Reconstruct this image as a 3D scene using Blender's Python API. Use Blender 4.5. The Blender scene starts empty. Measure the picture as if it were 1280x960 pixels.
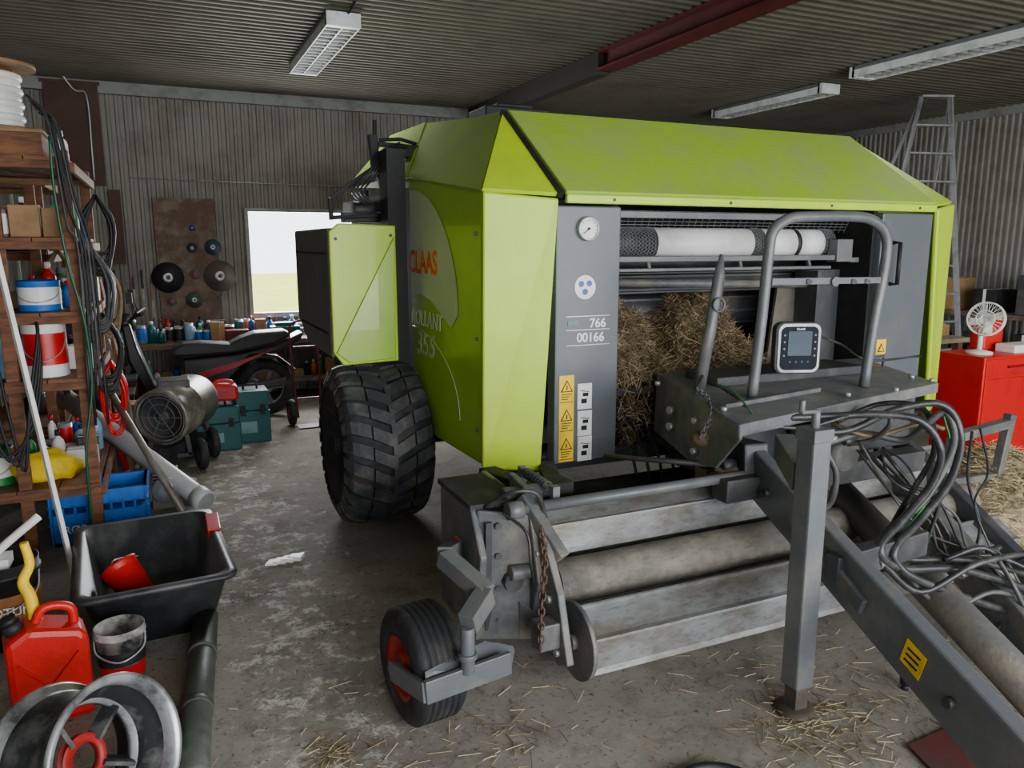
import bpy, math, random
from mathutils import Vector, Matrix, noise
random.seed(7)
V=Vector
sc=bpy.context.scene
COL=sc.collection
# ---------------------------------------------------------------- camera
TH=math.radians(10.3);AZ=math.radians(24.3);H=1.65
ct,st=math.cos(TH),math.sin(TH);ca,sa=math.cos(AZ),math.sin(AZ)
def P(px,py,k,v):
    "survey point: sight line of the photo met with a known world plane"
    a=(px-640)/960;b=(480-py)/960
    F=ct+st*b;Z=-st+ct*b
    dx=F*sa+a*ca;dy=F*ca-a*sa
    t={'z':lambda:(v-H)/Z,'x':lambda:v/dx,'y':lambda:v/dy}[k]()
    return V((dx*t,dy*t,H+Z*t))
cam=bpy.data.cameras.new('camera');cam.lens=27;cam.sensor_width=36
co=bpy.data.objects.new('camera',cam);COL.objects.link(co)
co.location=(0,0,H);co.rotation_euler=(math.radians(90)-TH,0,-AZ)
sc.camera=co
# ---------------------------------------------------------------- materials
def lin(c):
    f=lambda x:(x/12.92 if x<=.04045 else ((x+.055)/1.055)**2.4)
    return tuple(f(x/255) for x in c[:3])+(1,)
def mat(n,c,r=.5,m=0,c2=None,s=5,amt=.5,b=0,bs=60,stc=(1,1,1),emit=0,coat=0,scr=0):
    M=bpy.data.materials.new(n);M.use_nodes=True
    N=M.node_tree.nodes;L=M.node_tree.links
    B=N['Principled BSDF']
    B.inputs['Roughness'].default_value=r;B.inputs['Metallic'].default_value=m
    if coat:B.inputs['Coat Weight'].default_value=coat
    tc=N.new('ShaderNodeTexCoord');mp=N.new('ShaderNodeMapping');mp.inputs['Scale'].default_value=stc
    L.new(tc.outputs['Object'],mp.inputs[0])
    nz=N.new('ShaderNodeTexNoise');nz.inputs['Scale'].default_value=s;nz.inputs['Detail'].default_value=8;nz.inputs['Roughness'].default_value=.65
    L.new(mp.outputs[0],nz.inputs[0])
    rp=N.new('ShaderNodeValToRGB')
    rp.color_ramp.elements[0].position=.60-amt*.24;rp.color_ramp.elements[1].position=.80-amt*.2
    L.new(nz.outputs[0],rp.inputs[0])
    c2=c2 or tuple(x*.75 for x in c)
    rp.color_ramp.elements[0].color=lin(c);rp.color_ramp.elements[1].color=lin(c2)
    out=rp.outputs[0]
    if scr:
        m2=N.new('ShaderNodeMapping');m2.inputs['Scale'].default_value=(6,18,18);L.new(tc.outputs['Object'],m2.inputs[0])
        n3=N.new('ShaderNodeTexNoise');n3.inputs['Scale'].default_value=3;n3.inputs['Detail'].default_value=10;n3.inputs['Roughness'].default_value=.7;L.new(m2.outputs[0],n3.inputs[0])
        r3=N.new('ShaderNodeValToRGB');r3.color_ramp.elements[0].position=.5;r3.color_ramp.elements[1].position=.66;L.new(n3.outputs[0],r3.inputs[0])
        ml=N.new('ShaderNodeMath');ml.operation='MULTIPLY';ml.inputs[1].default_value=scr;L.new(r3.outputs[0],ml.inputs[0])
        mx=N.new('ShaderNodeMix');mx.data_type='RGBA';L.new(ml.outputs[0],mx.inputs[0]);L.new(out,mx.inputs[6]);mx.inputs[7].default_value=lin(tuple(x*.6 for x in c2));out=mx.outputs[2]
    L.new(out,B.inputs['Base Color'])
    if b:
        n2=N.new('ShaderNodeTexNoise');n2.inputs['Scale'].default_value=bs;n2.inputs['Detail'].default_value=5
        L.new(mp.outputs[0],n2.inputs[0])
        bp=N.new('ShaderNodeBump');bp.inputs['Strength'].default_value=b;bp.inputs['Distance'].default_value=.01
        L.new(n2.outputs[0],bp.inputs['Height']);L.new(bp.outputs[0],B.inputs['Normal'])
    if emit:
        B.inputs['Emission Color'].default_value=lin(c);B.inputs['Emission Strength'].default_value=emit
    return M
GREEN=mat('green_paint',(188,222,26),.42,0,(176,204,46),2.2,.5,coat=.1)
GREEND=mat('green_paint_dusty',(156,192,44),.6,0,(156,178,92),3,.8,scr=.12)
GREENS=mat('green_paint_side',(158,202,14),.32,0,(146,180,34),2,.5,coat=.35)
GREENU=mat('green_paint_upper',(150,186,36),.8,0,(140,168,60),3,.5)
PALE=mat('pale_decal',(206,218,186),.4)
GREY=mat('dark_grey_paint',(94,98,102),.42,.1,(120,118,112),4,.6,.1,30,scr=.25)
GREYD=mat('dusty_grey_paint',(84,88,92),.5,.1,(128,122,112),5,.75,.15,30,scr=.35)
GREY2=mat('charcoal_steel',(54,56,60),.5,.1,(88,84,78),5,.5,.15)
GREYR=mat('charcoal_rough',(50,51,53),.85,0,(84,80,74),5,.5,.15)
PANEL=mat('panel_grey',(92,97,102),.4,.05,(106,108,108),3,.4)
BLACK=mat('black_matte',(22,22,24),.6,0,(45,44,43),6,.4)
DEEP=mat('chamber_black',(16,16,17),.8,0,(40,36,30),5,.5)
RUB=mat('tyre_rubber',(30,31,34),.75,0,(66,64,61),7,.6,.3,50)
RUBL=mat('tyre_lug_rubber',(54,56,60),.65,0,(98,96,92),7,.6,.3,50)
HOSE=mat('hose_rubber',(44,45,47),.38,0,(84,82,78),12,.5)
STEEL=mat('bare_steel',(144,146,148),.45,.3,(112,106,96),4,.85,.08,30,(1,2,2),scr=.5)
STEELD=mat('rusty_steel',(136,132,122),.5,.3,(112,98,80),5,.7,.15,30)
MUD=mat('mud_roller',(122,119,112),.7,.1,(158,150,134),7,.8,.6,20,(1,1,1),scr=.5)
ZINC=mat('galvanised',(184,186,188),.35,.5,(150,150,148),8,.5)
RUST=mat('rust',(96,70,52),.8,.2,(74,60,48),8,.6,.3)
STRAW=mat('straw',(112,94,66),.85,0,(70,58,42),30,.9,.9,50)
STRAWL=mat('straw_pale',(188,168,130),.8)
STRAWD=mat('straw_brown',(140,118,84),.8)
STRAWK=mat('straw_dark',(92,76,54),.85)
WHITE=mat('white_plastic',(236,236,232),.4,0,(212,210,204),6,.4)
RED=mat('red_plastic',(206,14,10),.4,0,(168,18,14),5,.5,.1)
REDP=mat('red_paint',(206,4,8),.35,0,(170,10,14),4,.4)
REDD=mat('dark_red_beam',(92,12,16),.55,0,(66,18,20),4,.6)
YEL=mat('yellow_label',(255,208,0),.5)
YELC=mat('yellow_cloth',(240,204,0),.8,0,(190,156,16),9,.5,.4)
WOOD=mat('pine_weathered',(132,84,52),.75,0,(84,56,38),6,.85,.2,40,(1,1,4))
WOODL=mat('pine_light',(160,126,88),.7,0,(116,86,60),5,.8,.2,40,(1,1,4))
WOODD=mat('dark_plywood',(96,76,62),.8,0,(130,116,100),6,.6,.2)
BROWN=mat('brown_board',(72,46,34),.7,0,(88,62,46),3,.5)
BLUE=mat('blue_plastic',(10,104,196),.45,0,(14,84,160),6,.4)
LBLUE=mat('pale_blue_plastic',(130,180,212),.3)
TEAL=mat('teal_plastic',(0,92,94),.4,0,(6,74,76),5,.4)
ORNG=mat('orange_red_ink',(255,104,10),.5)
LENSG=mat('screen_grey',(62,76,90),.7,0,(74,88,98),3,.5)
BLUEI=mat('blue_ink',(16,80,170),.4)
INK=mat('black_ink',(18,18,18),.6)
BEIGE=mat('beige_enamel',(150,148,136),.38,.3,(92,86,78),5,.9,scr=.4)
ROPE=mat('hemp_rope',(140,120,92),.9,0,(104,88,66),30,.6,.5)
CARD=mat('cardboard',(160,126,88),.8,0,(130,100,70),6,.5)
GRN=mat('green_ink',(20,130,60),.5)
LEAF=mat('grass_field',(190,204,50),.9,0,(208,212,100),.3,.8)
LAMPW=mat('lamp_white',(226,230,232),.35,0)
LAMPG=mat('lamp_reflector',(120,124,126),.3,.3)
CONCP=mat('painted_pipe_green',(58,68,60),.5,.1,(88,88,78),6,.6,.2)
PIPE=mat('grey_drain_pipe',(190,192,194),.4,0,(206,204,198),4,.6)
TUBM=mat('black_tub_plastic',(44,46,50),.45,0,(84,84,84),6,.6)
MUDC=mat('mud_clump',(104,90,68),.9,0,(78,66,50),14,.7,.8,40)
# ---------------------------------------------------------------- mesh builder
WL={}
def ortho(d):
    d=d.normalized();u=d.cross(V((0,0,1)))
    if u.length<1e-3:u=d.cross(V((0,1,0)))
    u.normalize();return u,d.cross(u).normalized()
def cat(pts,k=6):
    pts=[V(p) for p in pts];o=[]
    q=[pts[0]*2-pts[1]]+pts+[pts[-1]*2-pts[-2]]
    for i in range(1,len(q)-2):
        a,b,c,d=q[i-1:i+3]
        for j in range(k):
            t=j/k
            o.append(.5*((2*b)+(c-a)*t+(2*a-5*b+4*c-d)*t*t+(3*b-a-3*c+d)*t**3))
    return o+[pts[-1]]
class MB:
    def __init__(s):s.v=[];s.f=[];s.m=[];s.s=[]
    def add(s,vs,fs,mi=0,sm=False):
        o=len(s.v);s.v+=[V(x) for x in vs]
        for f in fs:s.f.append([o+i for i in f]);s.m.append(mi);s.s.append(sm)
        return s
    def box(s,a,b,mi=0,R=None,taper=None):
        a,b=V(a),V(b);c=(a+b)/2;h=(b-a)/2;vs=[]
        for z in(-1,1):
            for x,y in((-1,-1),(1,-1),(1,1),(-1,1)):
                k=taper if(taper and z<0)else 1
                p=V((x*h.x*k,y*h.y*k,z*h.z))
                if R:p=R@p
                vs.append(c+p)
        return s.add(vs,[(3,2,1,0),(4,5,6,7),(0,1,5,4),(1,2,6,5),(2,3,7,6),(3,0,4,7)],mi)
    def bar(s,p,q,w,h,mi=0,up=(0,0,1)):
        p,q=V(p),V(q);d=(q-p).normalized();u=d.cross(V(up))
        if u.length<1e-3:u=d.cross(V((0,1,0)))
        u.normalize();n=u.cross(d).normalized();vs=[]
        for e in(p,q):
            for x,y in((-1,-1),(1,-1),(1,1),(-1,1)):vs.append(e+u*x*w/2+n*y*h/2)
        return s.add(vs,[(3,2,1,0),(4,5,6,7),(0,1,5,4),(1,2,6,5),(2,3,7,6),(3,0,4,7)],mi)
    def prism(s,pts,ext,mi=0):
        n=len(pts);pts=[V(p) for p in pts];e=V(ext)
        fs=[tuple(range(n-1,-1,-1)),tuple(range(n,2*n))]+[(i,(i+1)%n,n+(i+1)%n,n+i) for i in range(n)]
        return s.add(pts+[p+e for p in pts],fs,mi)
    def slab(s,pts,t,mi=0):
        p=[V(x) for x in pts];nn=(p[1]-p[0]).cross(p[2]-p[0]).normalized()
        return s.prism(p,nn*t,mi)
    def lathe(s,prof,o,ax,n=24,mi=0,sm=True,close=False):
        o=V(o);ax=V(ax).normalized();u,w=ortho(ax);vs=[];m=len(prof)
        for r,h in prof:
            for i in range(n):
                a=2*math.pi*i/n;vs.append(o+ax*h+(u*math.cos(a)+w*math.sin(a))*r)
        fs=[]
        for j in range(m-1 if not close else m):
            k=(j+1)%m
            for i in range(n):fs.append((j*n+i,j*n+(i+1)%n,k*n+(i+1)%n,k*n+i))
        s.add(vs,fs,mi,sm)
        return s
    def cyl(s,p,q,r,r2=None,n=20,mi=0,cap=True):
        p,q=V(p),V(q);r2=r if r2 is None else r2;L=(q-p).length
        s.lathe([(r,0),(r2,L)],p,q-p,n,mi)
        if cap:
            o=len(s.v)-2*n
            s.f.append([o+i for i in range(n-1,-1,-1)]);s.m.append(mi);s.s.append(False)
            s.f.append([o+n+i for i in range(n)]);s.m.append(mi);s.s.append(False)
        return s
    def tube(s,pts,r,n=8,mi=0,closed=False,smooth=0,flat=None):
        pts=cat(pts,smooth) if smooth else [V(p) for p in pts]
        m=len(pts);vs=[];u=None
        for i,p in enumerate(pts):
            if closed:d=pts[(i+1)%m]-pts[i-1]
            else:d=pts[min(i+1,m-1)]-pts[max(i-1,0)]
            if d.length<1e-9:d=V((0,0,1))
            d.normalize()
            if u is None:u,_=ortho(d)
            else:
                u=u-d*u.dot(d)
                if u.length<1e-4:u,_=ortho(d)
                u.normalize()
            w=d.cross(u)
            rr=r(i/(m-1)) if callable(r) else r
            for j in range(n):
                a=2*math.pi*j/n;vs.append(p+(u*math.cos(a)+w*math.sin(a))*rr)
        fs=[]
        for i in range(m if closed else m-1):
            k=(i+1)%m
            for j in range(n):fs.append((i*n+j,i*n+(j+1)%n,k*n+(j+1)%n,k*n+j))
        s.add(vs,fs,mi,True)
        if not closed:
            o=len(s.v)-m*n
            s.f.append([o+i for i in range(n-1,-1,-1)]);s.m.append(mi);s.s.append(False)
            s.f.append([o+(m-1)*n+i for i in range(n)]);s.m.append(mi);s.s.append(False)
        return s
    def ring(s,c,ax,R,r,n=24,k=8,mi=0):
        c=V(c);u,w=ortho(V(ax))
        return s.tube([c+(u*math.cos(2*math.pi*i/n)+w*math.sin(2*math.pi*i/n))*R for i in range(n)],r,k,mi,True)
    def disc(s,c,ax,r,t=.004,n=24,mi=0):
        c=V(c);a=V(ax).normalized();return s.cyl(c,c+a*t,r,n=n,mi=mi)
    def make(s,name,mats,parent=None,label=None,category=None,bevel=0,group=None,kind=None,origin=None):
        if not isinstance(mats,(list,tuple)):mats=[mats]
        lo=V([min(v[i] for v in s.v) for i in range(3)]);hi=V([max(v[i] for v in s.v) for i in range(3)])
        c=V(origin) if origin else ((lo+hi)/2 if parent else V(((lo.x+hi.x)/2,(lo.y+hi.y)/2,lo.z)))
        me=bpy.data.meshes.new(name);me.from_pydata([v-c for v in s.v],[],s.f)
        for M in mats:me.materials.append(M)
        me.polygons.foreach_set('material_index',s.m);me.polygons.foreach_set('use_smooth',s.s)
        me.update()
        o=bpy.data.objects.new(name,me);COL.objects.link(o)
        fin(o,c,parent,label,category,group,kind)
        if bevel:
            b=o.modifiers.new('bevel','BEVEL');b.width=bevel;b.segments=2;b.limit_method='ANGLE';b.angle_limit=math.radians(35)
        return o
def fin(o,c,parent,label=None,category=None,group=None,kind=None):
    c=V(c)
    if parent:
        o.parent=parent;o.location=c-WL[parent.name]
    else:o.location=c
    WL[o.name]=c
    if label:o['label']=label
    if category:o['category']=category
    if group:o['group']=group
    if kind:o['kind']=kind
def top(name,loc,label,category,group=None):
    o=bpy.data.objects.new(name,None);o.empty_display_size=.1;COL.objects.link(o)
    fin(o,loc,None,label,category,group);return o
def bolts(lst,M,parent,name='bolt'):
    for p,ax,r,t in lst:MB().disc(p,ax,r,t,8).make(name,M,parent)
def text(st_,c,right,up,size,M,parent,name='lettering',ext=.001,shear=0,sx=1,off=.012):
    cu=bpy.data.curves.new('t','FONT');cu.body=st_;cu.size=size;cu.align_x='CENTER';cu.align_y='CENTER';cu.extrude=ext;cu.shear=shear;cu.offset=size*off
    ob=bpy.data.objects.new('t',cu);COL.objects.link(ob)
    bpy.context.view_layer.update()
    me=bpy.data.meshes.new_from_object(ob.evaluated_get(bpy.context.evaluated_depsgraph_get()))
    r=V(right).normalized();u=V(up).normalized();n=r.cross(u)
    mb=MB();mb.add([V(c)+r*v.co.x*sx+u*v.co.y+n*v.co.z for v in me.vertices],[tuple(p.vertices) for p in me.polygons])
    bpy.data.objects.remove(ob);bpy.data.curves.remove(cu);bpy.data.meshes.remove(me)
    return mb.make(name,M,parent)
def ribbons(mb,n,samp,L=(.05,.14),w=.0035,up=.3,mats=3):
    for i in range(n):
        c=samp();a=random.uniform(0,2*math.pi);l=random.uniform(*L)
        d=V((math.cos(a),math.sin(a),random.uniform(-up,up))).normalized()*l/2
        s_=d.cross(V((0,0,1))).normalized()*w*random.uniform(.6,1.2)
        t=V((0,0,.002))
        mb.add([c-d-s_,c-d+s_,c+d+s_,c+d-s_,c-d+t,c+d+t],[(0,1,4),(3,5,2),(1,2,5,4),(0,4,5,3)],random.randrange(mats))
# ---------------------------------------------------------------- room
X0,X1,Y0,Y1,ZC=-1.3,9.2,-2.6,9.0,3.25
WALLM=mat('corrugated_wall',(132,129,120),.6,.0,(106,101,90),2,.6)
CEILM=mat('corrugated_ceiling',(94,92,80),.7,0,(76,74,64),1.5,.6)
def floor_mat():
    M=bpy.data.materials.new('concrete_floor');M.use_nodes=True
    N=M.node_tree.nodes;L=M.node_tree.links;B=N['Principled BSDF']
    tc=N.new('ShaderNodeTexCoord')
    def nz(s,d=8,r=.6,off=0):
        m=N.new('ShaderNodeMapping');m.inputs['Location'].default_value=(off,off*1.3,0);L.new(tc.outputs['Object'],m.inputs[0])
        x=N.new('ShaderNodeTexNoise');x.inputs['Scale'].default_value=s;x.inputs['Detail'].default_value=d;x.inputs['Roughness'].default_value=r;L.new(m.outputs[0],x.inputs[0]);return x.outputs[0]
    def ramp(i,a,b,ca_=(0,0,0,1),cb=(1,1,1,1)):
        r=N.new('ShaderNodeValToRGB');r.color_ramp.elements[0].position=a;r.color_ramp.elements[1].position=b
        r.color_ramp.elements[0].color=ca_;r.color_ramp.elements[1].color=cb;L.new(i,r.inputs[0]);return r.outputs[0]
    def mix(f,a,b):
        m=N.new('ShaderNodeMix');m.data_type='RGBA';L.new(f,m.inputs[0])
        for k,x in((6,a),(7,b)):
            if isinstance(x,tuple):m.inputs[k].default_value=x
            else:L.new(x,m.inputs[k])
        return m.outputs[2]
    base=ramp(nz(1.2),.35,.7,lin((132,127,117)),lin((166,160,149)))
    base=mix(ramp(nz(3.5,10,.75,3),.50,.72),base,lin((108,101,91)))
    base=mix(ramp(nz(1.8,12,.8,23),.56,.68),base,lin((92,86,76)))
    sep=N.new('ShaderNodeSeparateXYZ');L.new(tc.outputs['Object'],sep.inputs[0])
    def math_(op,a,b):
        m=N.new('ShaderNodeMath');m.operation=op
        for k,x in((0,a),(1,b)):
            if isinstance(x,(int,float)):m.inputs[k].default_value=x
            else:L.new(x,m.inputs[k])
        return m.outputs[0]
    dx=math_('ABSOLUTE',math_('SUBTRACT',sep.outputs[0],.42),0)
    band=math_('SUBTRACT',1,math_('MULTIPLY',dx,1.9))
    msk=math_('ADD',math_('MULTIPLY',band,.10),nz(6,14,.82,7))
    base=mix(ramp(msk,.59,.66),base,lin((210,207,200)))
    base=mix(ramp(nz(45,4,.6,2),.57,.72),base,lin((84,77,68)))
    base=mix(ramp(nz(12,12,.85,12),.57,.66),base,lin((88,81,71)))
    base=mix(ramp(nz(60,4,.7,33),.66,.74),base,lin((188,183,173)))
    L.new(base,B.inputs['Base Color'])
    rr=ramp(nz(2.2,6,.6,5),.3,.7,(.82,.82,.82,1),(.97,.97,.97,1));L.new(rr,B.inputs['Roughness'])
    B.inputs['Specular IOR Level'].default_value=.25
    bp=N.new('ShaderNodeBump');bp.inputs['Strength'].default_value=.35;bp.inputs['Distance'].default_value=.01
    L.new(nz(30,8,.7),bp.inputs['Height']);L.new(bp.outputs[0],B.inputs['Normal'])
    return M
MB().box((X0-.1,Y0-.1,-.1),(X1+.1,Y1+.1,0)).make('floor',floor_mat(),kind='structure',origin=(0,0,0))
def corr(name,a,b,du,dv,M,period=.08,amp=.008,hole=None,flat=.25):
    a=V(a);du=V(du);dv=V(dv);n=du.cross(dv).normalized();L=du.length;u=du.normalized()
    k=int(L/period);prof=[(0,-1),(.28,-1),(.42,1),(.72,1),(.86,-1)]
    xs=[]
    for i in range(k):
        for t,h in prof:xs.append(((i+t)*period,h*amp))
    xs.append((L,-amp))
    rows=[0,1] if not hole else [0,hole[2],hole[3],1]
    mb=MB();vs=[]
    for x,h in xs:
        for r in rows:vs.append(a+u*x+n*h+dv*r)
    R=len(rows);fs=[]
    for i in range(len(xs)-1):
        for j in range(R-1):
            if hole and j==1 and xs[i][0]>=hole[0]-.02 and xs[i+1][0]<=hole[1]+.02:continue
            fs.append((i*R+j,(i+1)*R+j,(i+1)*R+j+1,i*R+j+1))
    mb.add(vs,fs);o=mb.make(name,M,kind='structure')
    return o
WX0,WX1,WZ0,WZ1=.90,2.02,.90,2.0
ZW=ZC+.02
corr('wall_back',(X0,Y1,0),0,(X1-X0,0,0),(0,0,ZW),WALLM,hole=(WX0-X0,WX1-X0,WZ0/ZW,WZ1/ZW))
corr('wall_left',(X0,Y0,0),0,(0,Y1-Y0,0),(0,0,ZW),WALLM)
corr('wall_right',(X1,Y1,0),0,(0,Y0-Y1,0),(0,0,ZW),WALLM)
corr('ceiling',(X0-.1,Y0,ZC),0,(0,Y1-Y0+.1,0),(X1-X0+.2,0,0),CEILM,period=.10,amp=.009)
MB().box((X0,Y0-.1,0),(-.6,Y0,ZC)).box((8.2,Y0-.1,0),(X1,Y0,ZC)).box((-.6,Y0-.1,3.1),(8.2,Y0,ZC)).make('wall_front',WALLM,kind='structure')
TRM=mat('timber_trim',(140,142,136),.6)
MB().box((X0,Y1-.07,ZC-.13),(X1,Y1+.04,ZC-.05)).box((X0,Y1-.03,ZC-.06),(X1,Y1+.06,ZC+.05)).make('trim_1',TRM,kind='structure')
MB().box((X0-.04,Y0,ZC-.10),(X0+.03,Y1,ZC+.05)).make('trim_2',TRM,kind='structure')
MB().box((X1-.03,Y0,ZC-.10),(X1+.04,Y1,ZC+.05)).make('trim_3',TRM,kind='structure')
wf=MB()
wf.box((WX0-.04,Y1-.05,WZ0-.05),(WX1+.04,Y1+.05,WZ0)).box((WX0-.04,Y1-.05,WZ1),(WX1+.04,Y1+.05,WZ1+.04)).box((WX0-.04,Y1-.05,WZ0),(WX0,Y1+.05,WZ1)).box((WX1,Y1-.05,WZ0),(WX1+.04,Y1+.05,WZ1))
wf.make('window_1',mat('window_frame',(150,150,146),.5),kind='structure')
MB().box((-30,Y1+.6,-.5),(60,58,-.4)).make('ground',LEAF,kind='structure')
MB().box((-6,-12,-.15),(14,Y0-.1,-.02)).make('ground_2',mat('gravel',(150,145,135),.9),kind='structure')
bm=MB();bx=3.44
bm.box((bx,1.0,3.08),(bx+.16,5.9,3.10)).box((bx,1.0,3.22),(bx+.16,5.9,3.24)).box((bx+.07,1.0,3.10),(bx+.09,5.9,3.22)).make('roof_beam',REDD,label='dark red steel I-beam running under the corrugated ceiling',category='beam')
MB().box((bx+.02,5.91,3.06),(bx+.14,8.92,3.24)).make('roof_beam.001',mat('shaded_beam',(38,30,28),.7),label='beam darkened for shading, continuing the red one under the ceiling',category='beam')  # dark brown carries the shading on the far stretch of beam
for i,(px,py) in enumerate(((803,150),(907,155))):
    p=P(px,py,'y',8.88)
    MB().box((p.x-.05,8.82,0),(p.x+.05,8.94,ZC-.15)).make('wall_stud',WOOD,label='upright reddish timber stud against the corrugated wall',category='post',group='timber wall studs')
# ---------------------------------------------------------------- strip lamps
def lamp(x,y0,y1,w,label):
    r=top('ceiling_lamp',(x,(y0+y1)/2,3.12),label,'lamp','fluorescent ceiling lamps')
    m=MB();m.box((x-w/2,y0,3.205),(x+w/2,y1,3.24),1).box((x-w/2,y0,3.14),(x-w/2+.01,y1,3.205)).box((x+w/2-.01,y0,3.14),(x+w/2,y1,3.205)).box((x-w/2,y0-.03,3.14),(x+w/2,y0+.03,3.235)).box((x-w/2,y1-.03,3.14),(x+w/2,y1+.03,3.235))
    m.make('housing',[LAMPW,LAMPG],r,bevel=.002)
    m=MB();n=int((y1-y0)/.10)
    for i in range(1,n):
        y=y0+(y1-y0)*i/n;m.box((x-w/2+.01,y-.003,3.142),(x+w/2-.01,y+.003,3.170))
    m.box((x-.004,y0,3.142),(x+.004,y1,3.172)).make('louvre',ZINC,r)
    for s in(-1,1):
        MB().cyl((x+s*w/4,y0+.04,3.187),(x+s*w/4,y1-.04,3.187),.012,n=10).make('lamp_tube',WHITE,r)
lamp(1.28,5.7,7.35,.24,'white twin-tube fluorescent fixture with louvre above the aisle')
lamp(5.98,3.6,5.45,.26,'white louvred fluorescent fixture under the ceiling beside the hood')
lamp(6.25,6.1,7.75,.24,'white louvred fluorescent fixture further back over the baler')
# ================================================================ BALER
R=top('round_baler',(3.0,4.0,0),'lime green round baler with wrapper, grey drawbar and pickup, dusty','baler')
XL,XR,YF,ZB,ZT=1.73,4.23,3.26,.577,1.86
XO,XRO=1.36,4.60
sp=MB()
sp.prism([(XO,3.37,.585),(XO,4.07,.565),(XO,4.3,.64),(XO,4.48,.80),(XO,4.5,2.03),(XO,3.35,1.885)],(.05,0,0))
side=sp.make('side_panel',GREENS,R,bevel=.012)
sw=MB();poly=[(XO-.003,4.47,1.32)]
for i in range(25):
    a=math.radians(90*i/24);poly.append((XO-.003,4.47-.80*math.sin(a),1.30+.66*math.cos(a)))
poly+=[(XO-.003,3.78,1.22),(XO-.003,4.1,1.34),(XO-.003,4.3,1.37)]
sw.add([V(p) for p in poly],[tuple(range(len(poly)))]);sw.make('swoosh_decal',mat('swoosh',(202,212,172),.4,0,(210,218,186),3,.6),side)
arc=[(XO-.004,4.46-.8*math.sin(a),.75+.42*math.cos(a)) for a in [math.radians(x) for x in range(0,95,6)]]
MB().tube(arc,.002,4).make('accent_line',PALE,side)
text('CLAAS',(XO-.005,4.235,1.545),(0,-1,0),(0,0,1),.18,ORNG,side,sx=.95,off=.02)
text('ROLLANT',(XO-.005,4.20,1.225),(0,-1,0),(0,0,1),.13,PALE,side,shear=.12,sx=.98,off=.0)
text('355',(XO-.005,4.22,1.075),(0,-1,0),(0,0,1),.185,PALE,side,shear=.12,sx=1.25,off=.0)
bolts([((XO,3.42,z),(-1,0,0),.01,.008) for z in(.75,1.2,1.7)],GREY,side,'rivet')
MB().slab([(XO,3.345,1.89),(XO,4.5,2.035),(1.67,5.05,2.43)],-.01).slab([(XO,3.345,1.89),(1.67,5.05,2.43),(1.67,3.83,2.31)],-.01).make('upper_side_panel',GREENU,R)
MB().slab([(1.672,3.825,2.308),(1.718,3.262,1.87),(XO,3.345,1.888)],-.02).make('upper_side_panel',GREEN,R)
MB().slab([(XO,4.5,2.03),(1.67,5.05,2.43),(1.67,5.9,2.45),(XO,5.9,2.1)],.02).make('upper_side_panel',GREENU,R)
MB().slab([(1.67,3.83,2.31),(4.12,3.83,2.31),(4.12,5.9,2.44),(1.67,5.9,2.44)],.02).make('roof_panel',GREEND,R)
MB().slab([(1.705,3.262,1.86),(XO,3.345,1.888),(XO-.005,3.365,.575),(1.62,3.262,.56)],.03).make('corner_panel',GREEN,R,bevel=.01)
MB().slab([(4.25,3.262,1.86),(4.60,3.42,1.9),(4.60,3.42,.6),(4.33,3.262,.6)],-.03).make('corner_panel',GREEN,R,bevel=.01)
MB().slab([(4.60,3.42,.6),(4.60,3.42,1.9),(4.60,5.8,2.0),(4.6,5.8,.7)],.03).make('side_panel',GREENS,R)
MB().slab([(4.12,3.83,2.31),(4.25,3.26,1.87),(4.60,3.42,1.9)],.02).make('upper_side_panel',GREEN,R)
MB().slab([(4.12,3.83,2.31),(4.60,3.42,1.9),(4.60,5.9,2.05),(4.12,5.9,2.44)],.02).make('upper_side_panel',GREEND,R)
hd=MB();hd.slab([(1.745,3.26,1.875),(4.25,3.26,1.875),(4.12,3.83,2.32),(1.70,3.83,2.32)],.025)
hood=hd.make('hood',GREEND,R,bevel=.006)
MB().box((1.745,3.238,1.84),(4.25,3.265,1.882)).make('hood_lip',GREEN,hood,bevel=.006)
MB().bar((1.715,3.25,1.875),(1.675,3.83,2.325),.03,.03).make('hood_seal',BLACK,hood)
bolts([((2.0+i*.7,3.238,1.86),(0,-1,0),.008,.004) for i in range(4)],GREY2,hood)
fp=MB().box((1.70,YF,.577),(2.055,3.34,1.83)).make('front_panel',PANEL,R,bevel=.008)
g=P(734,286,'y',YF)
m=MB();m.lathe([(.058,0),(.058,.02),(.05,.026),(.048,.018)],(g.x,YF,g.z),(0,-1,0),28).make('gauge_bezel',ZINC,fp)
m=MB();m.disc((g.x,YF-.012,g.z),(0,-1,0),.049,.004,28,0)
for i in range(11):
    a=math.radians(-210+i*24);d=V((math.cos(a),0,-math.sin(a)));u=V((g.x,YF-.017,g.z))
    m.bar(u+d*.036,u+d*.044,.003,.002,1,up=(0,1,0))
a=math.radians(140);m.bar(V((g.x,YF-.018,g.z)),V((g.x+.035*math.cos(a),YF-.018,g.z-.035*math.sin(a))),.004,.002,1,up=(0,1,0))
m.disc((g.x,YF-.016,g.z),(0,-1,0),.007,.004,10,1).make('pressure_gauge',[WHITE,INK],fp)
g=P(731,359,'y',YF)
m=MB();m.disc((g.x,YF,g.z),(0,-1,0),.058,.004,28,0)
for x,z in((-.022,.016),(.022,.018),(0,-.022)):m.disc((g.x+x,YF-.003,g.z+z),(0,-1,0),.015,.003,14,1)
m.make('round_decal',[WHITE,BLUEI],fp)
g=P(747,404,'y',YF);text('766',(g.x,YF-.001,g.z),(1,0,0),(0,0,1),.062,WHITE,fp,ext=.001,off=.02)
g=P(738,422,'y',YF);text('00166',(g.x,YF-.001,g.z),(1,0,0),(0,0,1),.062,WHITE,fp,ext=.001,off=.02)
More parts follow.
